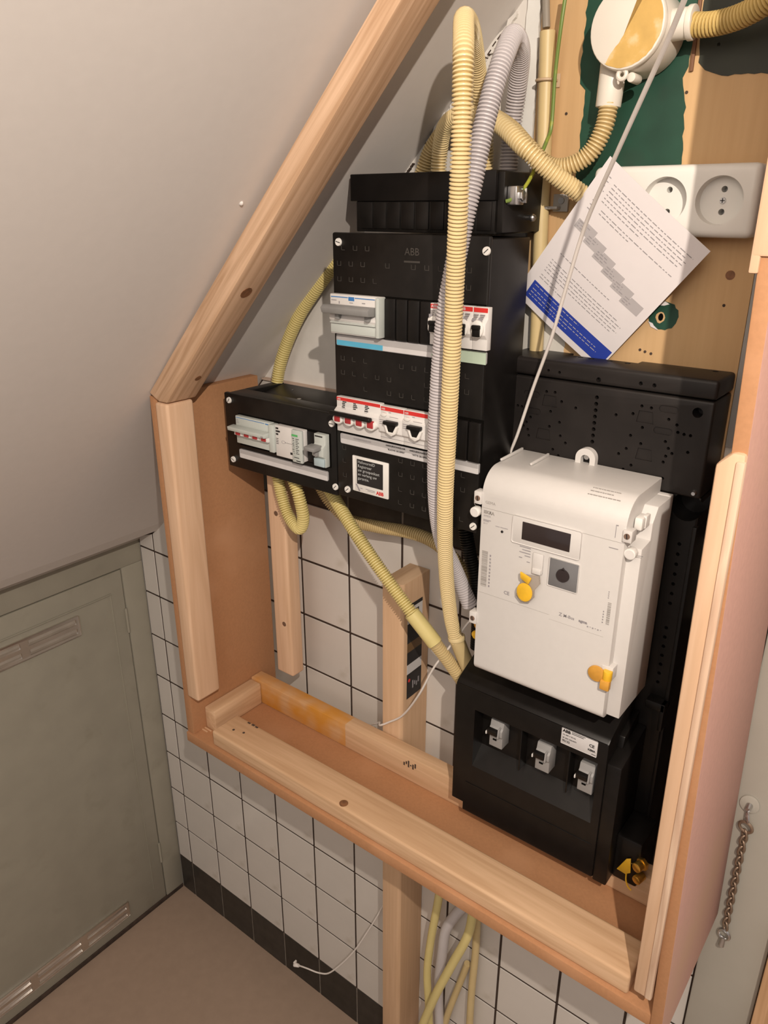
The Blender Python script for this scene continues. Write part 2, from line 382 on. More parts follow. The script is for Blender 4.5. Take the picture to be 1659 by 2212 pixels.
# left wall: painted cupboard front under the stairs with a flush door
wl = obj('wall_left', B(XL - 0.06, XL - 0.022, -2.6, 0.0, 0.0, 1.012), PANEL, kind='structure', smooth=False, base=(0, 0, 0))
fr = nb()
box(fr, XL - 0.022, XL, -2.6, 0.0, 0.956, 1.012, 0.002)           # head rail
box(fr, XL - 0.022, XL, -0.052, 0.0, 0.0, 0.956, 0.002)            # stile beside the tiles
obj('frame_rail', fr, PANEL, wl)
obj('cover_strip', prism(nb(), [(-2.6, 1.008), (0.0, 1.008), (0.0, 1.019), (-2.6, 1.019)], 'x', XL - 0.01, XL + 0.004, 0.0015), mat('sealant', (0.52, 0.48, 0.43), 0.5), wl)
dl = bpy.data.objects.new('door_1', None); COL.objects.link(dl); dl.location = (XL, -0.45, 0.0); ORG['door_1'] = Vector((XL, -0.45, 0.0)); dl['kind'] = 'structure'
obj('door_leaf', B(XL - 0.02, XL - 0.0015, -0.95, -0.0545, 0.012, 0.953, 0.0015), PANEL, dl)
sk = nb(); box(sk, XL - 0.006, XL + 0.002, -0.93, -0.085, 0.905, 0.908, 0.001)
box(sk, XL - 0.006, XL + 0.0005, -0.0875, -0.086, 0.06, 0.905, 0.0004)
obj('door_lipping', sk, PANEL, dl)
for z in (0.80, 0.13):
    h = nb(); cyl(h, (XL + 0.001, -0.056, z), (XL + 0.001, -0.056, z + 0.06), 0.0028, n=10)
    obj('hinge', h, PANEL, dl)
def grille(yc, z, L, col):
    g = nb()
    box(g, XL - 0.002, XL + 0.0025, yc - L / 2, yc + L / 2, z - 0.024, z + 0.024, 0.004)
    cut = nb(); seg = L / 3.0
    for k in range(3):
        ya = yc - L / 2 + 0.008 + k * seg
        for dz in (-0.0105, 0.0105):
            box(cut, XL + 0.0005, XL + 0.01, ya, ya + seg - 0.016, z + dz - 0.0065, z + dz + 0.0065, 0.002)
    g = boolean(g, cut)
    p = obj('vent_grille', g, CHROME, dl)
    lv = nb()
    for k in range(3):
        ya = yc - L / 2 + 0.008 + k * seg
        for dz in (-0.0105, 0.0105):
            prism(lv, [(XL + 0.0005, z + dz - 0.0062), (XL + 0.0028, z + dz + 0.0005), (XL + 0.0005, z + dz + 0.0062)], 'y', ya + 0.002, ya + seg - 0.018)
    obj('louvre', lv, col, p)
grille(-0.345, 0.868, 0.36, mat('worn_chrome', (0.50, 0.46, 0.40), 0.4, 0.1, 30, metal=0.6))
grille(-0.345, 0.066, 0.37, CHROME)
obj('threshold', B(XL - 0.004, XL + 0.001, -2.5, -0.002, 0.0, 0.012, 0.001), RUBBERD, wl)

# right: painted jamb boards
jb = obj('trim_1', B(1.1835, 1.262, -0.012, 0.02, 0.0, 2.55, 0.003), JAMB, kind='structure')
obj('trim_2', B(1.103, 1.1825, -0.002, 0.003, 1.43, 2.5, 0.0005), mat('jamb_grey', (0.36, 0.35, 0.335), 0.5, 0.05), kind='structure')
obj('trim_3', B(1.2635, 1.30, -0.032, 0.02, 0.0, 0.83, 0.002), wood('threshold_wood', 'z', (0.55, 0.34, 0.19), (0.42, 0.25, 0.13)), kind='structure')
obj('trim_4', B(1.2635, 1.75, -0.02, 0.02, 0.83, 2.55, 0.002), JAMB, kind='structure')

# ---------------------------------------------------------------- cupboard frame around the meters
fr = thing('cupboard_frame', (0.78, -0.16, 0.828), 'unfinished wooden cupboard frame of brown boards and pine battens around the meters', 'frame')
SH = 0.846                       # top of the bottom board
FY = -0.232                      # front edge of the boards
XI, XO = 0.3975, 0.3805          # inner and outer face of the left board
obj('side_panel', prism(nb(), [(FY, SH), (-0.038, SH), (-0.038, 1.4265), (FY, 1.4265)], 'x', XO, XI, 0.0012), MDF, fr, label='left brown fibreboard side panel')
obj('bottom_panel', B(XO, 1.1935, FY - 0.003, -0.0735, SH - 0.018, SH, 0.0012), MDF, fr, label='brown fibreboard bottom panel')
def xr(z): return 1.1935 - (z - 0.90) * 0.030
rp = nb()
zb_, zt_ = 0.806, 1.98
def slab(bm, x_off0, x_off1, y0, y1, z0, z1, bev):
    return prism(bm, [(xr(z0) + x_off0, z0), (xr(z0) + x_off1, z0), (xr(z1) + x_off1, z1), (xr(z1) + x_off0, z1)], 'y', y0, y1, bev)
slab(rp, -0.0130, 0.0, FY - 0.006, -0.0135, zb_, zt_, 0.0015)
ro = obj('side_panel', rp, [MDF, MDFP], fr, label='right fibreboard side panel with pinkish outer face')
for f in ro.data.polygons:
    if f.normal.x > 0.8: f.material_index = 1
def batten(bm_, m, lab=None, name='batten'): return obj(name, bm_, m, fr, label=lab)
batten(B(0.3985, 0.4270, -0.238, -0.191, 0.9270, 1.4210, 0.0045, 3), PINEZ)
ub = nb(); prism(ub, [(1.1600, 0.876), (1.1790, 0.876), (1.1755, 1.494), (1.1655, 1.494), (1.1535, 1.482)], 'y', -0.243, -0.176, 0.003, seg=2)
batten(ub, PINEZ, 'right upright batten with chamfered top')
eb = nb(); prism(eb, [(1.1730, 0.878), (1.1805, 0.878), (1.1765, 1.488), (1.1690, 1.488)], 'y', -0.2455, -0.238, 0.002)
obj('plywood_edge', eb, MULTI, fr)
u2 = nb(); prism(u2, [(1.1535, 1.642), (1.1750, 1.642), (1.1750, 1.98), (1.1535, 1.98)], 'y', -0.241, -0.180, 0.002)
batten(u2, PINEZ, 'upper right upright batten')
batten(B(1.1530, 1.1600, -0.2405, -0.236, 1.630, 1.98, 0.0015), PINEZ, name='thin_lath')
batten(B(0.4430, 1.1520, -0.2295, -0.1740, SH + 0.0002, 0.8745, 0.0035, 3), PINEX, 'pine batten lying along the front of the shelf')
batten(B(0.3980, 1.1790, -0.0990, -0.0735, SH + 0.0002, 0.8915, 0.002), PINEB, 'rear shelf batten with an amber varnish stain at its left end')
batten(B(0.3980, 0.4240, -0.2060, -0.0995, SH + 0.0002, 0.8885, 0.003), PINEY)
batten(B(0.4700, 0.5080, -0.101, -0.0735, 0.936, 1.330, 0.004, 3), PINEZ)
rf = nb(); prism(rf, [(0.3885, 1.4325), (0.93, 1.982), (0.93, 1.9525), (0.4270, 1.4225), (0.4090, 1.4225)], 'y', -0.238, -0.186, 0.003, seg=2)
obj('rafter', rf, PINED, fr, label='sloping pine rafter under the white soffit')
k = nb(); cyl(k, (0.723, -0.2215, 0.8735), (0.723, -0.2215, 0.8752), 0.0065, n=14)
obj('knot', k, KNOT, fr)
k = nb()
nrm_ = Vector((0.727, 0, -0.687))
for x, y, r in ((0.575, -0.212, 0.0085), (0.460, -0.206, 0.005)):
    zz = 1.4225 + (x - 0.4270) * (1.9525 - 1.4225) / (0.93 - 0.4270)
    p = Vector((x, y, zz)); k = nb(); cyl(k, p - nrm_ * 0.001, p + nrm_ * 0.0005, r, n=12); obj('knot', k, KNOT, fr)
for x, z in ((0.489, 1.231), (0.494, 1.035)): obj('screw', cyl(nb(), (x, -0.1005, z), (x, -0.1018, z), 0.0042, n=14), STEEL, fr)
mk = nb()
for i, x in enumerate((0.474, 0.4835, 0.492)): box(mk, x, x + 0.006, -0.1795, -0.1765 + 0.001 * (i % 2), 0.8744, 0.8748)
for a in range(6): box(mk, 0.740 + a * 0.0042, 0.7425 + a * 0.0042, -0.0994, -0.0989, 0.872 + (a % 2) * 0.004, 0.878 + (a % 3) * 0.003)
for x, y in ((0.470, -0.206), (0.489, -0.201)): cyl(mk, (x, y, 0.8742), (x, y, 0.8748), 0.0022, n=10)
obj('pencil_mark', mk, RUBBERD, fr, kind='stuff')
lt = nb()
for x, y, a in ((0.4015, -0.2085, 0.5), (0.398, -0.214, 0.45)): box(lt, x - 0.008, x + 0.012, y - 0.001, y + 0.001, SH, SH + 0.0012)
obj('wood_splinter', lt, PINEX, fr, kind='stuff')

# the loose post standing on the floor
ps = thing('wooden_post', (0.6945, -0.036, 0.0), 'planed pine post with a black price sticker standing before the tiled wall', 'post')
pp = nb(); prism(pp, [(0.6765, -0.071), (0.7100, -0.071), (0.7142, -0.066), (0.7142, -0.0012), (0.6765, -0.0012)], 'z', 0.0, 1.163, 0.0012)
po = obj('post', pp, [POSTW, ENDG], ps)
for f in po.data.polygons:
    if f.normal.z > 0.8: f.material_index = 1
# sticker on the right face (x = .7142)
def rface(bm, y0, y1, z0, z1, mi, t=0.0004, x=0.7143): return box(bm, x, x + t, y0, y1, z0, z1, mi=mi)
st = nb()
rface(st, -0.0580, -0.0200, 1.118, 1.124, 0)
rface(st, -0.0580, -0.0200, 1.092, 1.118, 1)
rface(st, -0.0580, -0.0200, 1.058, 1.092, 0)
rface(st, -0.0580, -0.0200, 1.042, 1.058, 2)
rface(st, -0.0580, -0.0200, 1.020, 1.042, 0)
rface(st, -0.0580, -0.0200, 1.003, 1.020, 1)
rface(st, -0.0580, -0.0200, 0.958, 1.003, 0)
for i in range(9): rface(st, -0.046 + i * 0.0018, -0.0448 + i * 0.0018 + (i % 3) * 0.0004, 1.098, 1.112, 0, 0.0006)
ball(st, (0.7146, -0.052, 0.990), 0.0032, (0.2, 1, 1), mi=3)
for i in range(4): rface(st, -0.044 + i * 0.005, -0.041 + i * 0.005, 0.972 + (i % 2) * 0.004, 0.986 - (i % 3) * 0.003, 4, 0.0005)
obj('price_sticker', st, [INK, STRIPW, mat('sticker_brown', (0.16, 0.09, 0.035), 0.5), RED, INKG], ps)

# ---------------------------------------------------------------- main distribution board
def breaker_toggle(bm, x, z, wd=0.010): 
    box(bm, x - wd / 2, x + wd / 2, -0.1575, -0.146, z - 0.007, z + 0.004, 0.0015); return bm
CY = -0.140
db = thing('distribution_board', (0.763, -0.05, 1.31), 'large black distribution board with two rows of breakers behind the hoses', 'distribution board', 'black distribution boards')
obj('enclosure', B(0.656, 0.8715, -0.138, -0.048, 1.314, 1.645, 0.002), BLACKF, db)
cv = B(0.6535, 0.8735, CY, CY + 0.006, 1.311, 1.648, 0.0022)
obj('cover_plate', cv, BLACK, db)
km = nb()
def kn(x, z, s=0.0055):
    a = 0.0006
    box(km, x, x + a, CY - 0.0004, CY, z, z + s); box(km, x, x + s, CY - 0.0004, CY, z, z + a)
    if random.random() < 0.6: box(km, x + s, x + s + a, CY - 0.0004, CY, z, z + s)
for z in (1.610, 1.592):
    for i in range(11): 
        if random.random() < 0.8: kn(0.661 + i * 0.0185, z)
for z in (1.496, 1.478, 1.461):
    for i in range(11):
        if random.random() < 0.8: kn(0.664 + i * 0.0185, z)
for z in (1.378, 1.360, 1.340, 1.322):
    for i in range(11):
        x = 0.664 + i * 0.0185
        if not (0.676 < x < 0.744) and random.random() < 0.75: kn(x, z)
for i in range(3): kn(0.668 + i * 0.0185, 1.628)
obj('knockout_mark', km, EMB, db, kind='stuff', smooth=False)
em = nb(); text(em, 'ABB', front(0.7625, CY - 0.0002, 1.6255), 0.0115, 0.0); box(em, 0.762, 0.784, CY - 0.0004, CY, 1.6175, 1.6195)
obj('embossed_logo', em, EMB, db, smooth=False)
def cover_screw(x, z, a, parent, y=CY):
    s = nb(); cyl(s, (x, y, z), (x, y - 0.002, z), 0.0047, 0.0043, 20); so = obj('cover_screw', s, WHITE, parent)
    obj('slot', slot(nb(), x, y, z, 0.0047, a), INK, so)
for x, z, a in ((0.6643, 1.6371, 0.25), (0.8697, 1.6331, -0.7), (0.6716, 1.3232, -0.7), (0.8691, 1.3201, -0.75)): cover_screw(x, z, a, db)
# recessed row strips behind the modules
rw = nb(); box(rw, 0.657, 0.8725, CY - 0.0012, CY, 1.5295, 1.5785); box(rw, 0.661, 0.8765, CY - 0.0012, CY, 1.4005, 1.4515)
obj('module_row', rw, HOLE, db, smooth=False)
# residual current switch, top left
rc = obj('residual_current_switch', prism(nb(), [(CY, 1.5305), (-0.1505, 1.5305), (-0.1505, 1.545), (-0.1535, 1.549), (-0.1505, 1.556), (-0.1505, 1.578), (CY, 1.578)], 'x', 0.6572, 0.7355, 0.001), MODW, db)
obj('side_cheek', B(0.7310, 0.7362, -0.1545, CY, 1.531, 1.5775, 0.001), MODG, rc)
obj('toggle_bar', prism(nb(), [(-0.150, 1.5555), (-0.166, 1.5565), (-0.168, 1.5635), (-0.163, 1.5665), (-0.150, 1.5660)], 'x', 0.6560, 0.7300, 0.0012), GREYT, rc)
for x_ in (0.6700, 0.7165): obj('toggle_post', B(x_, x_ + 0.0065, -0.1575, -0.150, 1.549, 1.556, 0.001), GREYT, rc)
obj('label_window', box(B(0.6585, 0.7295, -0.1520, -0.150, 1.5320, 1.5425, 0.0008), 0.6585, 0.7295, -0.1535, -0.150, 1.5435, 1.5455, 0.0006), MODG, rc)
pr = nb(); rect(pr, 0.6590, 0.686, 1.5742, 1.5752, -0.1505); rect(pr, 0.697, 0.7275, 1.5742, 1.5752, -0.1505); rect(pr, 0.6870, 0.6960, 1.5712, 1.5757, -0.1505)
obj('blue_print', pr, BLUEM, rc, smooth=False)
pr = nb(); rect(pr, 0.6595, 0.668, 1.5703, 1.5712, -0.1505); rect(pr, 0.6885, 0.694, 1.5685, 1.5692, -0.1505); rect(pr, 0.708, 0.713, 1.569, 1.570, -0.1505); rect(pr, 0.6715, 0.673, 1.567, 1.570, -0.1505)
obj('small_print', pr, INKG, rc, smooth=False)
for i in range(4):
    x = 0.7375 + i * 0.0172
    obj('blank_module', B(x, x + 0.0158, CY - 0.0055, CY, 1.5298, 1.5772, 0.0015), BLACKF, db)
def mcb(x0, z0, z1, parent, wd=0.0186):
    b = obj('circuit_breaker', prism(nb(), [(CY, z0), (-0.1485, z0), (-0.1485, z0 + 0.012), (-0.1535, z0 + 0.017), (-0.1535, z1 - 0.017), (-0.1485, z1 - 0.012), (-0.1485, z1), (CY, z1)], 'x', x0, x0 + wd - 0.0003, 0.0007), MODW, parent)
    obj('red_band', rect(nb(), x0 + 0.0006, x0 + wd - 0.0009, z1 - 0.0055, z1 - 0.0008, -0.1485), RED, b, smooth=False)
    rg = nb(); cz = z0 + 0.0235; cx = x0 + wd / 2
    prism(rg, [(cx + 0.0078 * math.cos(a), cz + 0.0095 * math.sin(a)) for a in [2 * PI * k / 20 for k in range(20)]], 'y', -0.1565, -0.150, 0.0012)
    obj('toggle_collar', rg, WHITE, b)
    tg = nb(); box(tg, cx - 0.0050, cx + 0.0050, -0.1600, -0.1545, cz - 0.0005, cz + 0.0045, 0.0012); box(tg, cx - 0.0045, cx + 0.0045, -0.1585, -0.1555, cz - 0.008, cz, 0.0006)
    obj('toggle', tg, BLACKF, b)
    p = nb()
    for k, (a, c) in enumerate(((0.002, 0.008), (0.010, 0.016))):
        for q in range(3): rect(p, x0 + a, x0 + c - q * 0.0012, z1 - 0.0082 - q * 0.0021, z1 - 0.0073 - q * 0.0021, -0.1538 + 0.003 if False else -0.1505)
    rect(p, x0 + 0.002, x0 + 0.0065, z0 + 0.031, z0 + 0.0345, -0.1537); rect(p, x0 + 0.010, x0 + 0.0145, z0 + 0.031, z0 + 0.0355, -0.1537)
    obj('small_print', p, INKG, b, smooth=False)
    return b
for i in range(4):
    bk = mcb(0.8053 + i * 0.0188, 1.5310, 1.5768, db, 0.0188)
    if i in (0, 2):
        t_ = nb(); text(t_, 'ABB', front(0.8068 + i * 0.0188, -0.1490, 1.5723), 0.0042, 0.00008); obj('lettering', t_, STRIPW, bk, smooth=False)
l1 = nb(); box(l1, 0.6585, 0.8765, CY - 0.0016, CY, 1.5145, 1.5287, 0.0018, mi=0)
rect(l1, 0.6592, 0.7325, 1.5150, 1.5212, CY - 0.0014, 1, 0.0005); rect(l1, 0.7325, 0.8042, 1.5150, 1.5205, CY - 0.0014, 2, 0.0005); rect(l1, 0.8042, 0.8400, 1.5150, 1.5200, CY - 0.0014, 3, 0.0005); rect(l1, 0.8400, 0.8760, 1.5146, 1.5280, CY - 0.0014, 4, 0.0005)
obj('label_strip', l1, [STRIPG, CYAN, STRIPW, GREENL, GREENP], db, smooth=False)
# lower row
ms = obj('main_switch', prism(nb(), [(CY, 1.4055), (-0.1485, 1.4055), (-0.1485, 1.419), (-0.154, 1.423), (-0.154, 1.434), (-0.1485, 1.438), (-0.1485, 1.4511), (CY, 1.4511)], 'x', 0.6625, 0.7345, 0.0008), MODW, db)
obj('red_band', rect(nb(), 0.6628, 0.7338, 1.4462, 1.4503, -0.1485), RED, ms, smooth=False)
obj('toggle_bar', B(0.6610, 0.7285, -0.1640, -0.1570, 1.4290, 1.4345, 0.002, 3), BLACKF, ms)
for i in range(4):
    cx = 0.6710 + i * 0.018
    c_ = nb(); prism(c_, [(cx + 0.0082 * math.cos(a), 1.4235 + 0.0062 * math.sin(a)) for a in [2 * PI * k / 18 for k in range(18)]], 'y', -0.158, -0.150, 0.001)
    cc = obj('toggle_collar', c_, WHITE, ms)
    obj('toggle_lever', B(cx - 0.0048, cx + 0.0048, -0.1590, -0.155, 1.4205, 1.4300, 0.001), REDD, cc)
pr = nb()
for x, n_ in ((0.672, 5), (0.690, 4), (0.709, 6)):
    for q in range(n_):
        rect(pr, x + random.uniform(0, .001), x + 0.0045 + random.uniform(0, .003), 1.4445 - q * 0.0022, 1.4457 - q * 0.0022, -0.1487 - 0.0007 * max(0, q - 2))
obj('small_print', pr, INK, ms, smooth=False)
t_ = nb(); text(t_, 'ABB', front(0.6642, -0.1489, 1.4470), 0.0030, 0.00005); obj('lettering', t_, STRIPW, ms, smooth=False)
for i, x0 in enumerate((0.7347, 0.7703, 0.8060)):
    r_ = obj('residual_current_breaker', prism(nb(), [(CY, 1.4052), (-0.1485, 1.4052), (-0.1485, 1.415), (-0.1525, 1.418), (-0.1525, 1.437), (-0.1485, 1.440), (-0.1485, 1.4497), (CY, 1.4497)], 'x', x0, x0 + 0.0353, 0.0008), MODW, db)
    obj('red_band', rect(nb(), x0 + 0.0004, x0 + 0.0348, 1.4440, 1.4488, -0.1485), RED, r_, smooth=False)
    b_ = nb(); prism(b_, [(x0 + 0.0075 + 0.0042 * math.cos(a), 1.4395 + 0.0024 * math.sin(a)) for a in [2 * PI * k / 16 for k in range(16)]], 'y', -0.1535, -0.148, 0.0006)
    obj('test_button', b_, WHITE, r_)
    cx = x0 + 0.0205
    tg = nb(); box(tg, cx - 0.0095, cx + 0.0095, -0.1595, -0.1515, 1.4295, 1.4340, 0.001); prism(tg, [(cx - 0.0075, 1.4295), (cx + 0.0065, 1.4295), (cx + 0.0045, 1.420), (cx - 0.004, 1.420)], 'y', -0.1562, -0.1515)
    tt = obj('toggle', tg, BLACKF, r_)
    cb = nb()
    prism(cb, [(cx - 0.0095, 1.429), (cx - 0.0062, 1.429), (cx - 0.003, 1.4205), (cx + 0.004, 1.4205), (cx + 0.0085, 1.429), (cx + 0.0112, 1.428), (cx + 0.008, 1.419), (cx + 0.002, 1.4155), (cx - 0.0055, 1.4185)], 'y', -0.157, -0.1515, 0.0006)
    obj('toggle_collar', cb, WHITE, r_)
    pr = nb()
    for q in range(3): rect(pr, x0 + 0.0012, x0 + 0.0105 - q * 0.0015, 1.4325 - q * 0.0024, 1.4333 - q * 0.0024, -0.1526)
    rect(pr, x0 + 0.016, x0 + 0.029, 1.4378, 1.4383, -0.1515); rect(pr, x0 + 0.0125, x0 + 0.016, 1.4420, 1.4427, -0.1486); rect(pr, x0, x0 + 0.035, 1.4099, 1.4103, -0.1486)
    obj('small_print', pr, INKG, r_, smooth=False)
    t_ = nb(); text(t_, 'ABB', front(x0 + 0.0012, -0.1489, 1.4450), 0.0032, 0.00005); obj('lettering', t_, STRIPW, r_, smooth=False)
for i in range(2):
    x = 0.8425 + i * 0.0172
    obj('blank_module', B(x, x + 0.0158, CY - 0.0055, CY, 1.4012, 1.4490, 0.0015), BLACKF, db)
l2 = nb(); box(l2, 0.6622, 0.8740, CY - 0.0016, CY, 1.3870, 1.4010, 0.0022, mi=0); rect(l2, 0.6630, 0.8735, 1.3873, 1.3935, CY - 0.0014, 1, 0.0005)
ls = obj('label_strip', l2, [STRIPG, STRIPW], db, smooth=False)
t_ = nb()
text(t_, 'HOOFDSCHAKELAAR', front(0.6845, CY - 0.0021, 1.3960), 0.0030, 0.00006)
obj('lettering', t_, INKG, ls, smooth=False); t_ = nb()
text(t_, 'AARDLEKSCHAKELAAR', front(0.7375, CY - 0.0021, 1.3968), 0.0029, 0.00010)
text(t_, '*BLAUWE GROEPEN*', front(0.7400, CY - 0.0021, 1.3918), 0.0029, 0.00010)
text(t_, 'AARDLEKSCHAKELAAR', front(0.7745, CY - 0.0021, 1.3968), 0.0029, 0.00010)
text(t_, '*WITTE GROEPEN*', front(0.7780, CY - 0.0021, 1.3918), 0.0029, 0.00010)
obj('lettering', t_, INK, ls, smooth=False)
sk = nb(); box(sk, 0.6815, 0.7413, CY - 0.0014, CY, 1.3248, 1.3738, 0.0012); box(sk, 0.6815, 0.6850, CY - 0.0018, CY, 1.3250, 1.3736, 0.0008)
so = obj('info_sticker', sk, WHITE, db)
obj('black_field', rect(nb(), 0.6893, 0.7325, 1.3358, 1.3700, CY - 0.0014, 0, 0.0005), INK, so, smooth=False)
t_ = nb()
for k, s in enumerate(('HafonormID', 'Registreer', 'uw groepenkast', 'en verleng uw', 'garantie.')): text(t_, s, front(0.6910, CY - 0.0021, 1.3648 - k * 0.0056), 0.0056, 0.0)
obj('lettering', t_, INKW, so, smooth=False)
t_ = nb(); text(t_, 'ABB', front(0.7218, CY - 0.0018, 1.3276), 0.0066, 0.00028); obj('red_logo', t_, RED, so, smooth=False)
t_ = nb(); rect(t_, 0.704, 0.7195, 1.3308, 1.3313, CY - 0.0016); rect(t_, 0.707, 0.7195, 1.3290, 1.3295, CY - 0.0016)
prism(t_, [(0.6868, 1.3350), (0.6892, 1.3350), (0.6948, 1.3268), (0.6928, 1.3256)], 'y', CY - 0.0020, CY - 0.0012); rect(t_, 0.6945, 0.6985, 1.3302, 1.3308, CY - 0.0016)
obj('small_print', t_, INKG, so, smooth=False)

# cable entry box on top of the board
ce = thing('cable_entry_box', (0.757, -0.05, 1.648), 'black cable entry box on top of the large distribution board', 'cable box')
obj('collar', B(0.6565, 0.858, -0.1085, 0.02, 1.6825, 1.7125, 0.0012), BLACKF, ce)
cl = nb(); box(cl, 0.6640, 0.8575, -0.1060, 0.02, 1.6485, 1.6825, 0.001)
for i in range(9): box(cl, 0.672 + i * 0.0205, 0.6895 + i * 0.0205, -0.1075, -0.105, 1.652, 1.6815, 0.0006)
obj('knockout_skirt', cl, BLACK, ce)
obj('side_cheek', B(0.8582, 0.866, -0.104, 0.03, 1.650, 1.711, 0.001), BLACK, ce)
et = nb(); box(et, 0.8662, 0.8775, -0.098, -0.080, 1.678, 1.697, 0.0015); box(et, 0.8662, 0.880, -0.081, -0.078, 1.68, 1.695, 0.0005)
eo = obj('earth_clamp', et, STEEL, ce); obj('bolt', cyl(nb(), (0.8770, -0.089, 1.6875), (0.8815, -0.089, 1.6875), 0.0060, n=6, bev=0.0008), STEEL, eo)
s_ = nb(); cyl(s_, (0.8655, -0.050, 1.665), (0.8735, -0.052, 1.665), 0.0030, n=12); ball(s_, (0.874, -0.052, 1.665), 0.0042)
obj('screw', s_, STEEL, ce)

# ---------------------------------------------------------------- small distribution board
sb = thing('small_distribution_board', (0.545, -0.04, 1.309), 'small black breaker box with three modules left of the large board', 'distribution board', 'black distribution boards')
X0, X1, Z0, Z1 = 0.4328, 0.6525, 1.3088, 1.4225
obj('cover_plate', B(X0, X1, CY, CY + 0.008, Z0, Z1, 0.002), BLACK, sb)
en = nb(); box(en, X0 + 0.003, X1 - 0.002, CY + 0.008, -0.101, Z0 + 0.002, Z1 - 0.001, 0.0015)
box(en, X0 + 0.003, X0 + 0.020, -0.1015, -0.034, Z0 + 0.002, Z1 - 0.001, 0.0012)
box(en, X0 + 0.018, X1 - 0.002, -0.1015, -0.034, Z0 + 0.002, Z1 - 0.012, 0.001)
obj('enclosure', en, BLACKF, sb)
obj('top_lid', prism(nb(), [(-0.0985, Z1 - 0.0085), (-0.036, Z1 - 0.0015), (-0.036, Z1 - 0.005), (-0.0985, Z1 - 0.0118)], 'x', X0 + 0.0225, X1 - 0.002, 0.0006), BLACKF, sb)
for x, z, a in ((0.4443, 1.4120, -0.9), (0.6458, 1.4099, 0.0), (0.4441, 1.3208, 0.5), (0.6498, 1.3219, -0.8)): cover_screw(x, z, a, sb)
rw = nb(); box(rw, 0.463, 0.6430, CY - 0.0012, CY, 1.3478, 1.3955); obj('module_row', rw, HOLE, sb, smooth=False)
mo = obj('main_switch', prism(nb(), [(CY, 1.3528), (-0.1485, 1.3528), (-0.1485, 1.366), (-0.153, 1.369), (-0.1485, 1.377), (-0.1485, 1.394), (CY, 1.394)], 'x', 0.4645, 0.5375, 0.0008), MODG, sb)
obj('side_cheek', B(0.5370, 0.5462, -0.153, CY, 1.3530, 1.3935, 0.001), MODG, mo)
obj('toggle_bar', prism(nb(), [(-0.150, 1.3735), (-0.162, 1.3740), (-0.163, 1.3800), (-0.150, 1.3810)], 'x', 0.4610, 0.5370, 0.001), MODG, mo)
for i in range(4):
    cx = 0.4765 + i * 0.0178
    ww = obj('toggle_collar', B(cx - 0.0085, cx + 0.0085, -0.1560, -0.150, 1.3670, 1.3735, 0.001), MODW, mo)
    obj('toggle_lever', B(cx - 0.0045, cx + 0.0045, -0.1575, -0.154, 1.3680, 1.3725, 0.0008), REDD, ww)
pr = nb(); rect(pr, 0.4660, 0.5250, 1.3912, 1.3919, -0.1485); rect(pr, 0.527, 0.5365, 1.3905, 1.3919, -0.1485); obj('blue_print', pr, BLUEM, mo, smooth=False)
pr = nb()
for q in range(3): rect(pr, 0.466, 0.470 + 0.001 * q, 1.3880 - q * 0.0022, 1.3887 - q * 0.0022, -0.1485)
rect(pr, 0.5315, 0.536, 1.3755, 1.3772, -0.1630); obj('small_print', pr, INKG, mo, smooth=False)
sp = obj('surge_protector', B(0.5475, 0.6012, -0.1500, CY, 1.3490, 1.3940, 0.0012), MODW, sb)
obj('cartridge', B(0.5828, 0.6016, -0.1535, -0.149, 1.3478, 1.3942, 0.0012), MODG, sp)
obj('status_flag', rect(nb(), 0.5832, 0.5945, 1.3850, 1.3878, -0.1535), GREENL, sp, smooth=False)
pr = nb()
for q, L_ in enumerate((0.005, 0.008, 0.0045)): rect(pr, 0.5492, 0.5492 + L_, 1.3885 - q * 0.0042, 1.3910 - q * 0.0042, -0.15)
for q in range(4): rect(pr, 0.5492, 0.5535, 1.3745 - q * 0.0024, 1.3752 - q * 0.0024, -0.15)
for q in range(9): rect(pr, 0.5845 + (q % 3) * 0.001, 0.5875, 1.3815 - q * 0.0026, 1.3822 - q * 0.0026, -0.1535); rect(pr, 0.5905, 0.5965 - (q % 2) * 0.002, 1.3815 - q * 0.0026, 1.3822 - q * 0.0026, -0.1535)
rect(pr, 0.5865, 0.5960, 1.3548, 1.3556, -0.1535); rect(pr, 0.5905, 0.5985, 1.3500, 1.3512, -0.1535); rect(pr, 0.5760, 0.5805, 1.3560, 1.3592, -0.15)
for q in range(5): rect(pr, 0.5665 + q * 0.003, 0.5685 + q * 0.003, 1.3712, 1.3716, -0.15)
obj('small_print', pr, INK, sp, smooth=False)
r_ = nb(); 
for k in range(16):
    a = 2 * PI * k / 16; b = a + 2 * PI / 16
    prism(r_, [(0.5632 + .0035 * math.cos(a), 1.3715 + .0022 * math.sin(a)), (0.5632 + .0035 * math.cos(b), 1.3715 + .0022 * math.sin(b)), (0.5632 + .0031 * math.cos(b), 1.3715 + .0018 * math.sin(b)), (0.5632 + .0031 * math.cos(a), 1.3715 + .0018 * math.sin(a))], 'y', -0.1503, -0.15)
obj('symbol', r_, INKG, sp, smooth=False)
obj('blank_module', B(0.6030, 0.6195, CY - 0.004, CY, 1.3495, 1.3935, 0.001), BLACKF, sb)
mb_ = obj('circuit_breaker', prism(nb(), [(CY, 1.3490), (-0.1490, 1.3490), (-0.1490, 1.362), (-0.154, 1.3650), (-0.154, 1.378), (-0.149, 1.381), (-0.149, 1.3945), (CY, 1.3945)], 'x', 0.6208, 0.6410, 0.0008), MODG, sb)
obj('toggle', prism(nb(), [(-0.152, 1.3740), (-0.168, 1.3745), (-0.1685, 1.3800), (-0.152, 1.3810)], 'x', 0.6190, 0.6375, 0.001), GREYT, mb_)
obj('toggle_post', B(0.6265, 0.6335, -0.1585, -0.153, 1.3655, 1.3735, 0.0012), GREYT, mb_)
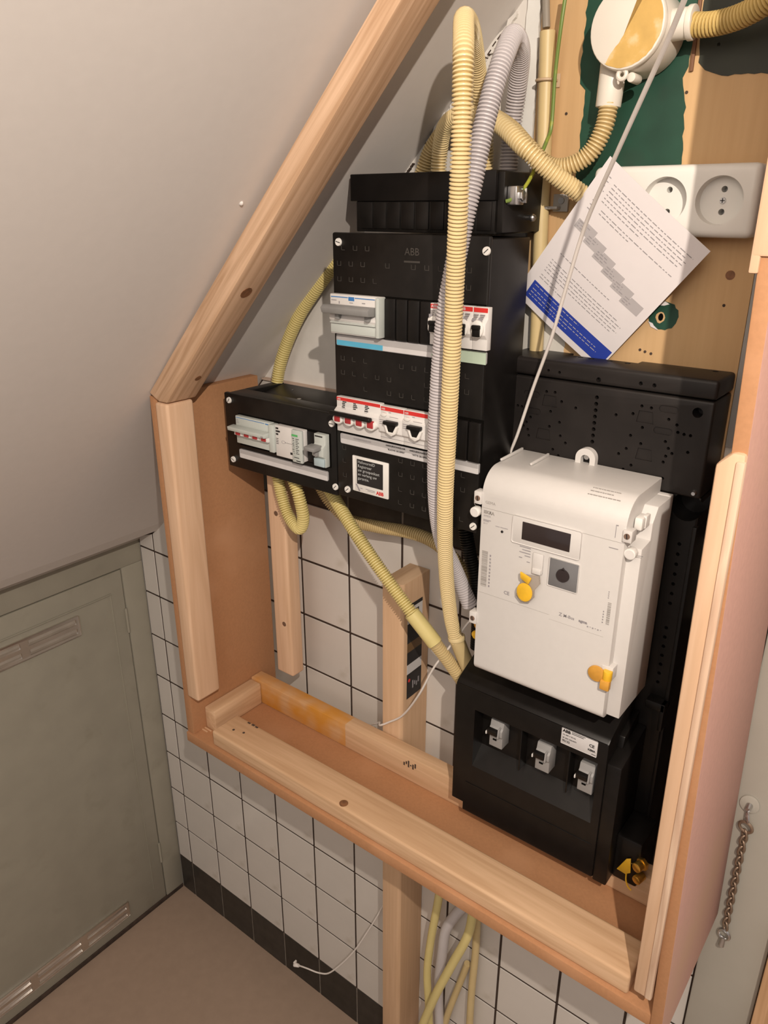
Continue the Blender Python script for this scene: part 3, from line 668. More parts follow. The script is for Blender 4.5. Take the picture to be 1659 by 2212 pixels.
obj('label_window', B(0.6216, 0.6404, -0.1520, -0.149, 1.3498, 1.3612, 0.001), mat('window_blue_clear', (0.42, 0.52, 0.55), 0.2), mb_)
pr = nb(); rect(pr, 0.6225, 0.6360, 1.3905, 1.3922, -0.149); obj('small_print', pr, INK, mb_, smooth=False)
l3 = nb(); box(l3, 0.4608, 0.6375, CY - 0.0016, CY, 1.3275, 1.3412, 0.002, mi=0); rect(l3, 0.4615, 0.6370, 1.3278, 1.3342, CY - 0.0014, 1, 0.0005)
obj('label_strip', l3, [STRIPG, STRIPW], sb, smooth=False)
s_ = nb(); cyl(s_, (0.548, -0.100, Z1 - 0.004), (0.548, -0.100, Z1 - 0.001), 0.0032, n=14); cyl(s_, (0.498, -0.062, Z1 - 0.003), (0.498, -0.062, Z1 - 0.0012), 0.0012, n=8)
obj('lid_screw', s_, STEEL, sb)
sw = thing('loose_screw', (0.600, -0.045, Z1 - 0.0015), 'loose zinc screw lying on top of the small breaker box', 'screw')
s_ = nb(); zc = Z1 + 0.0018; cyl(s_, (0.588, -0.042, zc), (0.610, -0.050, zc), 0.0010, 0.0016, 10); cyl(s_, (0.6095, -0.0498, zc), (0.6125, -0.0508, zc), 0.0018, 0.0034, 14)
obj('shank', s_, STEEL, sw)

# ---------------------------------------------------------------- meter board (black perforated backing)
mbd = thing('meter_board', (0.975, -0.03, 0.81), 'tall black perforated meter board behind the white electricity meter', 'meter board')
cap = B(0.8505, 1.1015, -0.0610, 0.0005, 1.4920, 1.5125, 0.004, 3)
tc_ = nb()
for x, y in ((0.9334, -0.0225), (0.9474, -0.0235), (0.9695, -0.0239), (0.9911, -0.0243), (1.0826, -0.0105)): cyl(tc_, (x, y, 1.505), (x, y, 1.52), 0.0034, n=14)
for x, z, r in ((0.9125, 1.5006, .0017), (0.9264, 1.4999, .0017), (0.974, 1.4976, .0028), (1.0215, 1.4998, .0022), (1.0363, 1.4997, .0022)): cyl(tc_, (x, -0.07, z), (x, -0.054, z), r, n=12)
box(tc_, 0.915, 1.0, -0.0165, 0.01, 1.40, 1.60)
cap = boolean(cap, tc_)
obj('top_cap', cap, BLACKM, mbd)
bd = B(0.8500, 1.1005, -0.0600, 0.0005, 1.384, 1.4905, 0.003, 3)
bc = nb()
for x, z in ((0.8662, 1.4785), (1.0843, 1.4772)): cyl(bc, (x, -0.07, z), (x, -0.040, z), 0.0054, n=20)
for k in range(8): cyl(bc, (0.9737, -0.07, 1.4775 - k * 0.00737), (0.9737, -0.05, 1.4775 - k * 0.00737), 0.0023, n=12)
for x, z in ((0.9118, 1.4756), (0.9226, 1.4761), (0.9317, 1.4664), (0.9188, 1.4529), (0.8691, 1.4539), (0.8754, 1.4534), (0.8810, 1.4530), (0.9497, 1.4617), (0.9979, 1.4613), (0.9189, 1.4347), (0.9312, 1.4417), (0.8885, 1.4351), (0.8847, 1.43), (0.8908, 1.4264), (0.8927, 1.4191), (0.8692, 1.4356), (0.8934, 1.442), (0.9337, 1.4257), (0.9409, 1.4183), (0.9257, 1.4077), (0.9334, 1.4013), (1.0254, 1.4755), (1.0359, 1.4749), (1.0167, 1.4656), (1.0289, 1.452), (1.0559, 1.4655), (1.0652, 1.4609), (1.0673, 1.4532), (1.0739, 1.4521), (1.0807, 1.4519), (1.0556, 1.4408), (1.0598, 1.4339), (1.0581, 1.4249), (1.0563, 1.4178), (1.0642, 1.429), (1.0805, 1.4335), (1.0169, 1.441), (1.0294, 1.4337), (1.0139, 1.4253), (1.0059, 1.4178), (1.0216, 1.4073), (1.0133, 1.4008), (1.058, 1.3995)):
    cyl(bc, (x, -0.07, z), (x, -0.052, z), 0.0018, n=10)
for x, z in ((0.9167, 1.4651), (0.912, 1.4242), (1.0306, 1.464), (1.0346, 1.4223)):
    prism(bc, [(x - 0.0095, z - 0.0065), (x + 0.0095, z - 0.0065), (x + 0.0075, z + 0.0065), (x - 0.0075, z + 0.0065)], 'y', -0.07, -0.0585)
for x, z in ((1.0544, 1.4762), (1.0514, 1.4518), (0.893, 1.470), (0.896, 1.450)):
    prism(bc, [(x + (0.0065 if math.cos(a) > 0 else -0.0065) + 0.0038 * math.cos(a), z + 0.0038 * math.sin(a)) for a in [2 * PI * (k + .5) / 16 for k in range(16)]], 'y', -0.07, -0.0585)
box(bc, 0.915, 1.0, -0.0165, 0.01, 1.45, 1.60)
bd = boolean(bd, bc)
obj('perforated_plate', bd, BLACKM, mbd)
lw = B(0.8500, 1.1005, -0.0520, 0.0005, 0.812, 1.3838, 0.003, 2)
lc = nb(); cyl(lc, (1.086, -0.09, 1.370), (1.086, -0.018, 1.370), 0.0165, n=26)
for k in range(14): cyl(lc, (1.0845, -0.07, 1.325 - k * 0.0125 - (0.02 if k > 6 else 0)), (1.0845, -0.044, 1.325 - k * 0.0125 - (0.02 if k > 6 else 0)), 0.0022, n=10)
lw = boolean(lw, lc)
obj('lower_plate', lw, BLACKF, mbd)
rl = nb(); box(rl, 1.0965, 1.1015, -0.0565, -0.002, 0.830, 1.350, 0.0012); box(rl, 1.078, 1.1015, -0.0680, -0.050, 1.113, 1.124, 0.0012); box(rl, 1.0960, 1.1013, -0.0680, -0.050, 1.086, 1.124, 0.001)
obj('side_rail', rl, BLACKF, mbd)
s_ = nb(); cyl(s_, (1.0935, -0.0595, 1.3905), (1.0935, -0.064, 1.3905), 0.0034, 0.002, 14); obj('screw', s_, STEEL, mbd)

# ---------------------------------------------------------------- electricity meter
em_ = thing('electricity_meter', (0.972, -0.10, 1.135), 'white electricity meter with a dark display, mounted on the black board', 'meter')
FYM = -0.155
obj('base_plate', B(0.8790, 1.0728, -0.0700, -0.0605, 1.1360, 1.3845, 0.0008), METER, em_)
bd = prism(nb(), [(-0.0615, 1.137), (-0.1435, 1.1370), (-0.1435, 1.3475), (-0.120, 1.3500), (-0.120, 1.3690), (-0.108, 1.3840), (-0.0615, 1.3840)], 'x', 0.8815, 1.0732, 0.0010)
obj('housing', bd, METER, em_)
def arc(c, r, a0, a1, n=10): return [(c[0] + r * math.cos(a0 + (a1 - a0) * k / n), c[1] + r * math.sin(a0 + (a1 - a0) * k / n)) for k in range(n + 1)]
prof = [(-0.0610, 1.1352)] + arc((FYM + 0.010, 1.1445), 0.010, -PI / 2, -PI, 6) + [(FYM, 1.2455)] + arc((FYM + 0.030, 1.3700), 0.030, PI, PI / 2, 12) + [(-0.0610, 1.4010)]
fc = prism(nb(), prof, 'x', 0.8875, 1.0583, 0.0012)
obj('front_cover', fc, METER, em_)
gr = nb(); 
box(gr, 0.8880, 1.0580, FYM - 0.0001, FYM + 0.0005, 1.3541, 1.3545); box(gr, 0.8900, 0.9830, FYM - 0.0001, FYM + 0.0004, 1.2453, 1.2456); box(gr, 0.9830, 1.0480, FYM - 0.0001, FYM + 0.0004, 1.2400, 1.2402)
obj('cover_seam', gr, METERG, em_, smooth=False)
bz = nb(); box(bz, 0.9296, 1.0126, FYM - 0.0016, FYM, 1.3225, 1.3557, 0.0022)
bzo = obj('display_bezel', bz, METER, em_)
obj('display', B(0.9423, 1.0003, FYM - 0.0022, FYM - 0.001, 1.3290, 1.3504, 0.0004), LCD, bzo)
ob = nb(); box(ob, 0.9775, 1.0135, FYM - 0.0010, FYM, 1.2822, 1.3172, 0.0016); oo = obj('optical_port_frame', ob, METER, em_)
obj('optical_plate', B(0.9788, 1.0124, FYM - 0.0014, FYM - 0.0008, 1.2833, 1.3162, 0.0005), DGREY, oo)
lk = nb(); cyl(lk, (0.9953, FYM - 0.001, 1.2992), (0.9953, FYM - 0.0030, 1.2992), 0.0080, 0.0074, 24); prism(lk, [(0.9925, 1.3060), (0.9953, 1.3092), (0.9981, 1.3060)], 'y', FYM - 0.003, FYM - 0.001)
obj('optical_window', lk, LCD, oo)
bt = nb(); box(bt, 0.9576, 0.9708, FYM - 0.0022, FYM, 1.2920, 1.3172, 0.0016); box(bt, 0.9588, 0.9698, FYM - 0.0040, FYM - 0.001, 1.2920, 1.2985, 0.001)
obj('service_flap', bt, METER, em_)
ld = nb(); cyl(ld, (0.9164, FYM, 1.3306), (0.9164, FYM - 0.0006, 1.3306), 0.0016, n=14); obj('indicator_hole', ld, INK, em_)
pr = nb()
z = 1.3000; 
def barcode(x0, x1, z0, z1, seed):
    rr = random.Random(seed); zz = z0
    while zz < z1 - 0.0006:
        a = rr.choice((0.0004, 0.0008, 0.0011)); rect(pr, x0, x1, zz, min(zz + a, z1), FYM - 0.0001, 0, 0.00025); zz += a + rr.choice((0.0004, 0.0007, 0.0010))
barcode(0.8918, 0.8995, 1.2545, 1.3005, 3); obj('barcode', pr, METERG, em_, smooth=False)
pr = nb(); barcode(1.0488, 1.0526, 1.2568, 1.2838, 4); obj('barcode', pr, METERG, em_, smooth=False)
t_ = nb()
text(t_, 'ISKRA', front(0.8912, FYM - 0.0003, 1.3478), 0.0052, 0.0003)
obj('lettering', t_, METERG, em_, smooth=False); t_ = nb(); text(t_, 'GEMA', front(0.8925, FYM - 0.0003, 1.3600), 0.0050, 0.0)
obj('lettering', t_, METERG, em_, smooth=False)
t_ = nb()
text(t_, 'AM550', front(0.8912, FYM - 0.0003, 1.3438), 0.0032); rect(t_, 0.8912, 0.9010, 1.3395, 1.3402, FYM - 0.0001); rect(t_, 0.8912, 0.8985, 1.3380, 1.3387, FYM - 0.0001); text(t_, '2017', front(0.8912, FYM - 0.0003, 1.3345), 0.0028)
text(t_, 'CE', front(0.9235, FYM - 0.0003, 1.2532), 0.0062, 0.0002)
text(t_, 'M-Bus', front(1.0000, FYM - 0.0003, 1.2490), 0.0052, 0.00012); text(t_, 'agma', front(1.0185, FYM - 0.0003, 1.2492), 0.0048, 0.0003); text(t_, 'Z', front(0.9945, FYM - 0.0003, 1.2488), 0.0060, 0.0001)
rect(t_, 0.9075, 0.9130, 1.3352, 1.3357, FYM - 0.0001); rect(t_, 0.9140, 0.9235, 1.3352, 1.3358, FYM - 0.0001)
for q, (a, b_) in enumerate(((0.9400, 0.9540), (0.9435, 0.9540), (0.9400, 0.9540), (0.9470, 0.9540), (0.9400, 0.9440), (0.9500, 0.9540))):
    rect(t_, a, b_, 1.3190 - q * 0.0034, 1.3199 - q * 0.0034, FYM - 0.0001)
rect(t_, 1.0425, 1.0525, 1.3460, 1.3468, FYM - 0.0001)
for q in range(6): rect(t_, 1.0285 + q * 0.0030, 1.0300 + q * 0.0030, 1.2460 + (q % 2) * 0.001, 1.2475, FYM - 0.0001)
for q in range(10): rect(t_, 0.9022, 0.9040, 1.2555 + q * 0.0044, 1.2580 + q * 0.0044, FYM - 0.0001)
for q in range(5): rect(t_, 1.0445, 1.0457, 1.2570 + q * 0.0033, 1.2585 + q * 0.0033, FYM - 0.0001)
for q in range(4): rect(t_, 1.0480, 1.0490, 1.2880 + q * 0.0024, 1.2892 + q * 0.0024, FYM - 0.0001)
rect(t_, 1.0475, 1.0480, 1.3585, 1.3720, FYM - 0.0001); rect(t_, 1.0475, 1.0500, 1.3720, 1.3730, FYM - 0.0001)
obj('small_print', t_, INKG, em_, smooth=False)
# print on the curved top edge
t_ = nb()
for q, (x0, L_) in enumerate(((1.010, 0.030), (1.0095, 0.024), (1.0085, 0.036))):
    a = math.radians(74 - q * 10); yy = FYM + 0.030 - 0.0303 * math.cos(a) ; zz = 1.3700 + 0.0303 * math.sin(a)
    x = x0
    while x < x0 + L_:
        l = random.uniform(0.0012, 0.0050); box(t_, x, x + l, yy - 0.0003, yy + 0.0003, zz - 0.0005, zz + 0.0005); x += l + 0.0008
obj('top_print', t_, INKG if False else METERG, em_, smooth=False)
# ears with sealing screws, round seals, mounting eye, ribs
def ear(x0, x1, z0, z1, sx, sz):
    e = obj('sealing_ear', B(x0, x1, FYM - 0.003, FYM + 0.010, z0, z1, 0.0012), METER, em_)
    s = nb(); cyl(s, (sx, FYM - 0.0028, sz), (sx, FYM - 0.0036, sz), 0.0032, n=16); obj('sealing_screw', s, mat('screw_copper', (0.30, 0.20, 0.15), 0.4, metal=0.5), e)
    s = nb(); box(s, sx - 0.0027, sx + 0.0027, FYM - 0.0040, FYM - 0.0034, sz - 0.0005, sz + 0.0005, rot=(1.4, (sx, FYM, sz))); obj('slot', s, INK, e)
ear(0.8785, 0.8885, 1.3575, 1.3730, 0.8838, 1.3650)
ear(1.0560, 1.0660, 1.3570, 1.3705, 1.0608, 1.3642)
ear(0.8795, 0.8895, 1.2005, 1.2165, 0.8845, 1.2080)
obj('sealing_ear', B(1.0500, 1.0640, FYM - 0.001, FYM + 0.012, 1.1900, 1.2065, 0.0015), METER, em_)
def seal_round(x, z, y, r=0.0062):
    s = nb(); cyl(s, (x, y, z), (x, y - 0.009, z), r, n=22, bev=0.001); so_ = obj('round_seal', s, WHITE, em_)
    obj('seal_face', cyl(nb(), (x, y - 0.0088, z), (x, y - 0.0094, z), r * 0.78, n=20), MODW, so_)
    w_ = nb(); sweep(w_, catmull([(x - 0.001, y - 0.004, z + r), (x - 0.0005, y - 0.009, z + r + 0.005), (x + 0.001, y - 0.012, z + r + 0.011)], 0.001), 0.0003, 6)
    sweep(w_, catmull([(x + r * .8, y - 0.004, z - 0.002), (x + r + 0.004, y - 0.005, z - 0.0005), (x + r + 0.007, y - 0.004, z - 0.001)], 0.001), 0.0003, 6); obj('seal_wire', w_, STEEL, so_)
seal_round(0.8795, 1.3460, -0.148); seal_round(1.0640, 1.3430, -0.1437)
# lock lug at the upper right, mounting eye, ribs
lg = nb(); box(lg, 1.0600, 1.0690, -0.140, -0.122, 1.3655, 1.3795, 0.0022); box(lg, 1.0655, 1.0700, -0.132, -0.120, 1.3660, 1.3800, 0.0012)
obj('locking_lug', lg, WHITE, em_)
ey = nb(); prism(ey, [(0.9590, 1.398), (0.9590, 1.4075)] + [(0.9710 + 0.0120 * math.cos(a), 1.4075 + 0.0118 * math.sin(a)) for a in [PI - PI * k / 16 for k in range(17)]] + [(0.9830, 1.398)], 'y', -0.069, -0.0605)
ec = nb(); prism(ec, [(0.9655, 1.3965), (0.9655, 1.4055)] + [(0.9710 + 0.0055 * math.cos(a), 1.4065 + 0.0052 * math.sin(a)) for a in [PI - PI * k / 12 for k in range(13)]] + [(0.9765, 1.3965)], 'y', -0.08, -0.055)
ey = boolean(ey, ec); eo = obj('mounting_eye', ey, METER, em_)
s_ = nb(); cyl(s_, (0.9712, -0.060, 1.4085), (0.9712, -0.0665, 1.4085), 0.0046, 0.0030, 18); obj('mounting_screw', s_, STEEL, eo)
for x, ya, yb in ((0.8890, -0.0660, -0.1180), (0.9245, -0.0680, -0.1120)):
    obj('top_rib', prism(nb(), [(ya, 1.4008), (yb, 1.4008), (yb, 1.4035), (ya, 1.4048)], 'x', x - 0.0012, x + 0.0014, 0.0005), METER, em_)
# hanging yellow lead seal under the flap and the amber seal on the lower ear
ys = thing('tag_seal', (0.9545, FYM - 0.006, 1.262), 'yellow round tag seal in clear plastic hanging below the flap', 'seal', 'tag seals on the meter')
s_ = nb(); prism(s_, [(0.9548 + 0.0098 * math.cos(a), 1.2690 + 0.0115 * math.sin(a)) for a in [2 * PI * k / 24 for k in range(24)]], 'y', FYM - 0.0105, FYM - 0.0085, 0.0006); obj('disc', s_, SEALY, ys)
s_ = nb(); prism(s_, [(0.9475, 1.2930), (0.9485, 1.2850), (0.9590, 1.2800), (0.9620, 1.2880), (0.9570, 1.2900)], 'y', FYM - 0.0105, FYM - 0.0075, 0.001); obj('lock_body', s_, SEALY, ys)
s_ = nb(); prism(s_, [(0.9425, 1.2600), (0.9460, 1.2755), (0.9530, 1.2895), (0.9700, 1.2920), (0.9715, 1.2830), (0.9650, 1.2730), (0.9655, 1.2640), (0.9600, 1.2560), (0.9500, 1.2535)], 'y', FYM - 0.0070, FYM - 0.0045, 0.0006); obj('clear_shell', s_, CLEAR, ys)
a_ = thing('tag_seal', (1.049, FYM - 0.003, 1.186), 'amber tag seal at the lower right corner of the white meter', 'seal', 'tag seals on the meter')
s_ = nb(); prism(s_, [(1.0465 + 0.0100 * math.cos(a), 1.1945 + 0.0098 * math.sin(a)) for a in [2 * PI * k / 24 for k in range(24)]], 'y', FYM - 0.0042, FYM - 0.0016, 0.0008); obj('disc', s_, SEALO, a_)
s_ = nb(); cyl(s_, (1.0590, FYM - 0.0025, 1.1905), (1.0590, FYM - 0.0025, 1.2030), 0.0052, n=16, bev=0.001); obj('lock_body', s_, SEALY, a_)
s_ = nb(); box(s_, 1.0530, 1.0640, FYM - 0.0088, FYM - 0.0015, 1.1800, 1.1920, 0.0015); obj('clear_shell', s_, SEALO, a_)
a_ = thing('tag_seal', (0.8735, -0.126, 1.165), 'amber tag seal at the lower left edge of the meter, above the lower box', 'seal', 'tag seals on the meter')
s_ = nb(); prism(s_, [(0.8738 + 0.0040 * math.cos(a), 1.1870 + 0.0105 * math.sin(a)) for a in [2 * PI * k / 18 for k in range(18)]], 'y', -0.130, -0.1275, 0.0007); obj('disc', s_, SEALO, a_)
s_ = nb(); cyl(s_, (0.8735, -0.131, 1.1700), (0.8785, -0.136, 1.1700), 0.0046, n=16, bev=0.0008); box(s_, 0.8765, 0.8815, -0.134, -0.120, 1.140, 1.166, 0.001); obj('lock_body', s_, SEALY, a_)

# ---------------------------------------------------------------- main switch box below the meter
mb = thing('main_switch_box', (0.955, -0.08, 0.875), 'black main switch box with three grey breakers below the white meter', 'switch box')
FB = -0.130
def quadbox(bm, f, b_, mi=0): 
    return bm
hs = prism(nb(), [(-0.0525, 0.874), (FB + 0.006, 0.874), (FB, 0.880), (FB, 1.0850), (FB + 0.006, 1.0905), (-0.080, 1.112), (-0.0525, 1.112)], 'x', 0.8480, 1.0620, 0.002)
hc = prism(nb(), [(FB - 0.02, 0.9625), (FB, 0.9625), (-0.106, 0.985), (-0.106, 1.050), (FB, 1.0545), (FB - 0.02, 1.0545)], 'x', 0.8790, 1.0515)
box(hc, 0.84, 0.8672, FB - 0.01, -0.05, 0.86, 0.8935); box(hc, 1.0525, 1.08, FB - 0.01, -0.05, 0.86, 0.880)
hs = boolean(hs, hc)
obj('housing', hs, BLACKF, mb)
sd = nb(); prism(sd, [(-0.0525, 0.875), (FB + 0.002, 0.875), (FB + 0.002, 1.0580), (-0.0525, 1.0760)], 'x', 1.0618, 1.0800, 0.0018); prism(sd, [(-0.0525, 1.0760), (-0.100, 1.0650), (-0.096, 1.0800), (-0.0525, 1.094)], 'x', 1.0618, 1.0690, 0.001)
box(sd, 1.0795, 1.1120, -0.108, -0.0525, 0.876, 0.945, 0.003)
obj('side_housing', sd, BLACKF, mb)
obj('ridge', B(0.852, 1.060, FB - 0.0008, FB + 0.001, 1.0845, 1.0860, 0.0004), BLACKF, mb)
obj('ridge', B(0.870, 1.056, FB - 0.0010, FB + 0.001, 0.9300, 0.9315, 0.0004), BLACKF, mb)
for x in (0.945, 1.012): obj('partition', B(x, x + 0.002, -0.124, -0.105, 0.985, 1.050, 0.0005), BLACKF, mb)
SWG = mat('switch_grey_shaded', (0.30, 0.295, 0.29), 0.45, 0.03)  # grey darkened so the colour carries the shade inside the recess
for x0, z0 in ((0.8998, 1.0048), (0.9682, 1.0012), (1.0268, 0.9990)):
    b_ = obj('circuit_breaker', prism(nb(), [(-0.105, z0), (-0.1240, z0), (-0.1240, z0 + 0.017), (-0.1265, z0 + 0.020), (-0.1265, z0 + 0.029), (-0.1235, z0 + 0.032), (-0.1215, z0 + 0.0405), (-0.105, z0 + 0.0405)], 'x', x0, x0 + 0.0195, 0.0008), SWG, mb)
    obj('toggle', prism(nb(), [(-0.1250, z0 + 0.0205), (-0.1300, z0 + 0.0210), (-0.1310, z0 + 0.0290), (-0.1265, z0 + 0.0300), (-0.1220, z0 + 0.0300)], 'x', x0 - 0.001, x0 + 0.0135, 0.0006), BLACKF, b_)
    cg = nb(); prism(cg, [(-0.1250, z0 + 0.017), (-0.1305, z0 + 0.0195), (-0.1290, z0 + 0.033), (-0.1225, z0 + 0.034)], 'x', x0 + 0.0142, x0 + 0.0165, 0.0006)
    obj('toggle_collar', cg, SWG, b_)
    obj('toggle_tip', prism(nb(), [(-0.1260, z0 + 0.0195), (-0.1310, z0 + 0.0205), (-0.1310, z0 + 0.0250), (-0.1260, z0 + 0.0250)], 'x', x0 - 0.0028, x0 - 0.0010, 0.0005), MODW, b_)
    obj('status_window', rect(nb(), x0 + 0.0055, x0 + 0.011, z0 + 0.0105, z0 + 0.0132, -0.1242), HOLE, b_, smooth=False)
lb = nb(); box(lb, 1.0024, 1.0490, FB - 0.0008, FB, 1.0622, 1.0858, 0.001); lo = obj('type_label', lb, STRIPW, mb)
t_ = nb(); text(t_, 'ABB', front(1.0040, FB - 0.0011, 1.0800), 0.0056, 0.0003); text(t_, 'CE', front(1.0385, FB - 0.0011, 1.0742), 0.0056, 0.0002)
text(t_, 'KEMA', front(1.0375, FB - 0.0011, 1.0685), 0.0036, 0.0002); text(t_, '3P 40A 230/400V', front(1.0042, FB - 0.0011, 1.0708), 0.0026, 0.00005); text(t_, 'Un 400 V 50 Hz', front(1.0042, FB - 0.0011, 1.0755), 0.0026, 0.00005); text(t_, '95132', front(1.0042, FB - 0.0011, 1.0660), 0.0040, 0.0001)
rect(t_, 1.0155, 1.0330, 1.0832, 1.0838, FB - 0.0009); rect(t_, 1.0155, 1.0310, 1.0812, 1.0818, FB - 0.0009); rect(t_, 1.0425, 1.048, 1.0645, 1.0650, FB - 0.0009)
obj('lettering', t_, INK, lo, smooth=False)
# gland, cut tails and lead at the lower right of the meter board
gl = thing('cable_gland', (1.110, -0.112, 0.885), 'brass cable gland with a yellow tag at the lower right corner of the black box', 'gland')
s_ = nb(); cyl(s_, (1.1160, -0.1085, 0.9205), (1.1120, -0.1220, 0.9210), 0.0062, n=18, bev=0.001); cyl(s_, (1.1165, -0.1080, 0.9205), (1.1150, -0.1125, 0.9207), 0.0080, n=6)
obj('gland_nut', s_, BRASS, gl)
s_ = nb(); cyl(s_, (1.1175, -0.1085, 0.902), (1.1140, -0.1215, 0.9015), 0.0058, n=16, bev=0.001); obj('plug', s_, BRASS, gl)
s_ = nb(); prism(s_, [(1.0860, 0.8945), (1.0960, 0.9170), (1.1015, 0.9205), (1.1035, 0.8985), (1.0975, 0.8930)], 'y', -0.1115, -0.1100, 0.0004); obj('tag', s_, SEALY, gl)
s_ = nb(); sweep(s_, catmull([(1.0985, -0.1108, 0.895), (1.0995, -0.1112, 0.884), (1.1030, -0.1112, 0.8755), (1.1080, -0.1105, 0.8715)], 0.002), 0.0010, 8); obj('lead_wire', s_, SEALY, gl)
s_ = nb(); sweep(s_, catmull([(1.1015, -0.1112, 0.9130), (1.107, -0.1130, 0.9175), (1.1125, -0.1140, 0.9205)], 0.002), 0.0005, 6); obj('seal_wire', s_, STEEL, gl)

# ---------------------------------------------------------------- wooden backing board with old paint, wall bits
bb = thing('backing_board', (0.97, 0.0, 1.42), 'bare plywood backing board with remains of dark green paint behind the sockets', 'board')
obj('panel', B(0.842, 1.1025, -0.0012, 0.0030, 1.412, 2.06, 0.0006), PLY, bb)
def jag(P, amp, seed, step=0.006):
    rr = random.Random(seed); out = []
    for i in range(len(P)):
        a, b = Vector(P[i]), Vector(P[(i + 1) % len(P)]); n = max(1, int((b - a).length / step)); d = (b - a).normalized(); nn = Vector((-d.y, d.x))
        for k in range(n):
            p = a + (b - a) * k / n + nn * rr.uniform(-amp, amp); out.append((p.x, p.y))
    return out
def patch(P, m, seed, t=0.0006, amp=0.0011, name='paint_patch', y0=-0.0012):
    obj(name, prism(nb(), jag(P, amp, seed), 'y', y0 - t, y0), m, bb, smooth=False)
patch([(0.8985, 1.70), (0.9010, 1.7935), (0.8930, 1.800), (0.8945, 1.872), (0.9025, 2.02), (1.0105, 2.02), (1.0115, 1.862), (1.0085, 1.806), (1.0035, 1.796), (1.0100, 1.7760), (1.0135, 1.7240), (1.0160, 1.66), (0.93, 1.66)], GREENW, 5)
patch([(1.0175, 1.808), (1.0250, 1.8005), (1.0420, 1.7955), (1.1020, 1.7925), (1.1020, 2.03), (1.0155, 2.03), (1.0160, 1.86)], DARKW, 6)
patch([(0.843, 1.413), (0.9035, 1.413), (0.9020, 1.545), (0.9000, 1.572), (0.8900, 1.584), (0.8800, 1.590), (0.8430, 1.592)], WHITEP, 7)
obj('wood_seam', B(1.0105, 1.0140, -0.0045, -0.0012, 1.8010, 2.02, 0.0006), mat('seam_red_brown', (0.20, 0.10, 0.055), 0.6, 0.15), bb)
# screw hole with a ring of old paint
rg = jag([(1.0165 + 0.0165 * math.cos(2 * PI * k / 14), 1.5645 + 0.0155 * math.sin(2 * PI * k / 14)) for k in range(14)], 0.0007, 9, 0.003)
obj('paint_patch', prism(nb(), rg, 'y', -0.0018, -0.0012), GREENW, bb, smooth=False)
h_ = nb(); prism(h_, jag([(1.0135 + 0.0050 * math.cos(2 * PI * k / 12), 1.5625 + 0.0062 * math.sin(2 * PI * k / 12)) for k in range(12)], 0.0005, 3, 0.003), 'y', -0.0022, -0.0016); obj('bare_wood', h_, PLY, bb, smooth=False)
h_ = nb(); prism(h_, [(1.0140 + 0.0028 * math.cos(2 * PI * k / 10), 1.5630 + 0.0042 * math.sin(2 * PI * k / 10)) for k in range(10)], 'y', -0.0025, -0.0020); obj('screw_hole', h_, HOLE, bb, smooth=False)
h_ = nb(); prism(h_, jag([(1.008, 1.576), (1.016, 1.5755), (1.0215, 1.577), (1.016, 1.580), (1.010, 1.5795)], 0.0004, 4, 0.003), 'y', -0.0024, -0.0017); prism(h_, jag([(1.0005, 1.5575), (1.004, 1.552), (1.012, 1.5485), (1.010, 1.551), (1.0055, 1.5555)], 0.0003, 8, 0.003), 'y', -0.0024, -0.0012); obj('paint_flake', h_, PAPER, bb, smooth=False)
k = nb(); cyl(k, (1.0795, -0.0010, 1.6105), (1.0795, -0.0016, 1.6105), 0.0048, n=14); obj('knot', k, KNOT, bb)
k = nb()
for x, z in ((1.010, 1.783), (1.0865, 1.79), (0.995, 1.5250), (1.001, 1.5235), (1.008, 1.5220), (1.078, 1.58), (0.8805, 1.772), (1.035, 1.822)): cyl(k, (x, -0.0010, z), (x, -0.0018, z), 0.0016, n=8)
obj('nail_hole', k, RUBBERD, bb, kind='stuff')
# peeling plaster along the soffit joint
fl_ = nb(); rr = random.Random(2)
for i in range(11):
    x = 0.700 + i * 0.0105; z = sof(x) - rr.uniform(0.004, 0.012); a = rr.uniform(0.006, 0.011)
    prism(fl_, jag([(x - a, z - a * 1.0), (x - a * 0.2, z - a * 0.6), (x + a, z + a * 0.9), (x + a * 0.7, z + a * 1.3), (x - a * 0.6, z + a * 0.1)], 0.0014, i, 0.004), 'y', -0.0004 - rr.uniform(0, 0.0014), 0.0034)
obj('loose_plaster', fl_, PLASTER, wall, smooth=False, kind='stuff')
cr = nb()
for (xa, xb) in ((0.650, 0.672), (0.690, 0.712), (0.745, 0.80)):
    n = 9
    for i in range(n):
        x = xa + (xb - xa) * i / n; z = sof(x) - 0.0035 - rr.uniform(0, 0.003)
        box(cr, x, x + (xb - xa) / n * 1.05, -0.0012, 0.0034, z - 0.0010, z + 0.0006, rot=(-0.82, (x, 0, z)))
obj('joint_crack', cr, RUBBERD, wall, smooth=False)
pv = nb(); prism(pv, jag([(0.806, 1.40), (0.8395, 1.40), (0.8395, 1.98), (0.826, 1.98), (0.822, 1.80), (0.812, 1.70)], 0.0008, 12), 'y', -0.0010, 0.0034); obj('filler_strip', pv, mat('filler_white', (0.72, 0.72, 0.69), 0.7), wall, smooth=False)

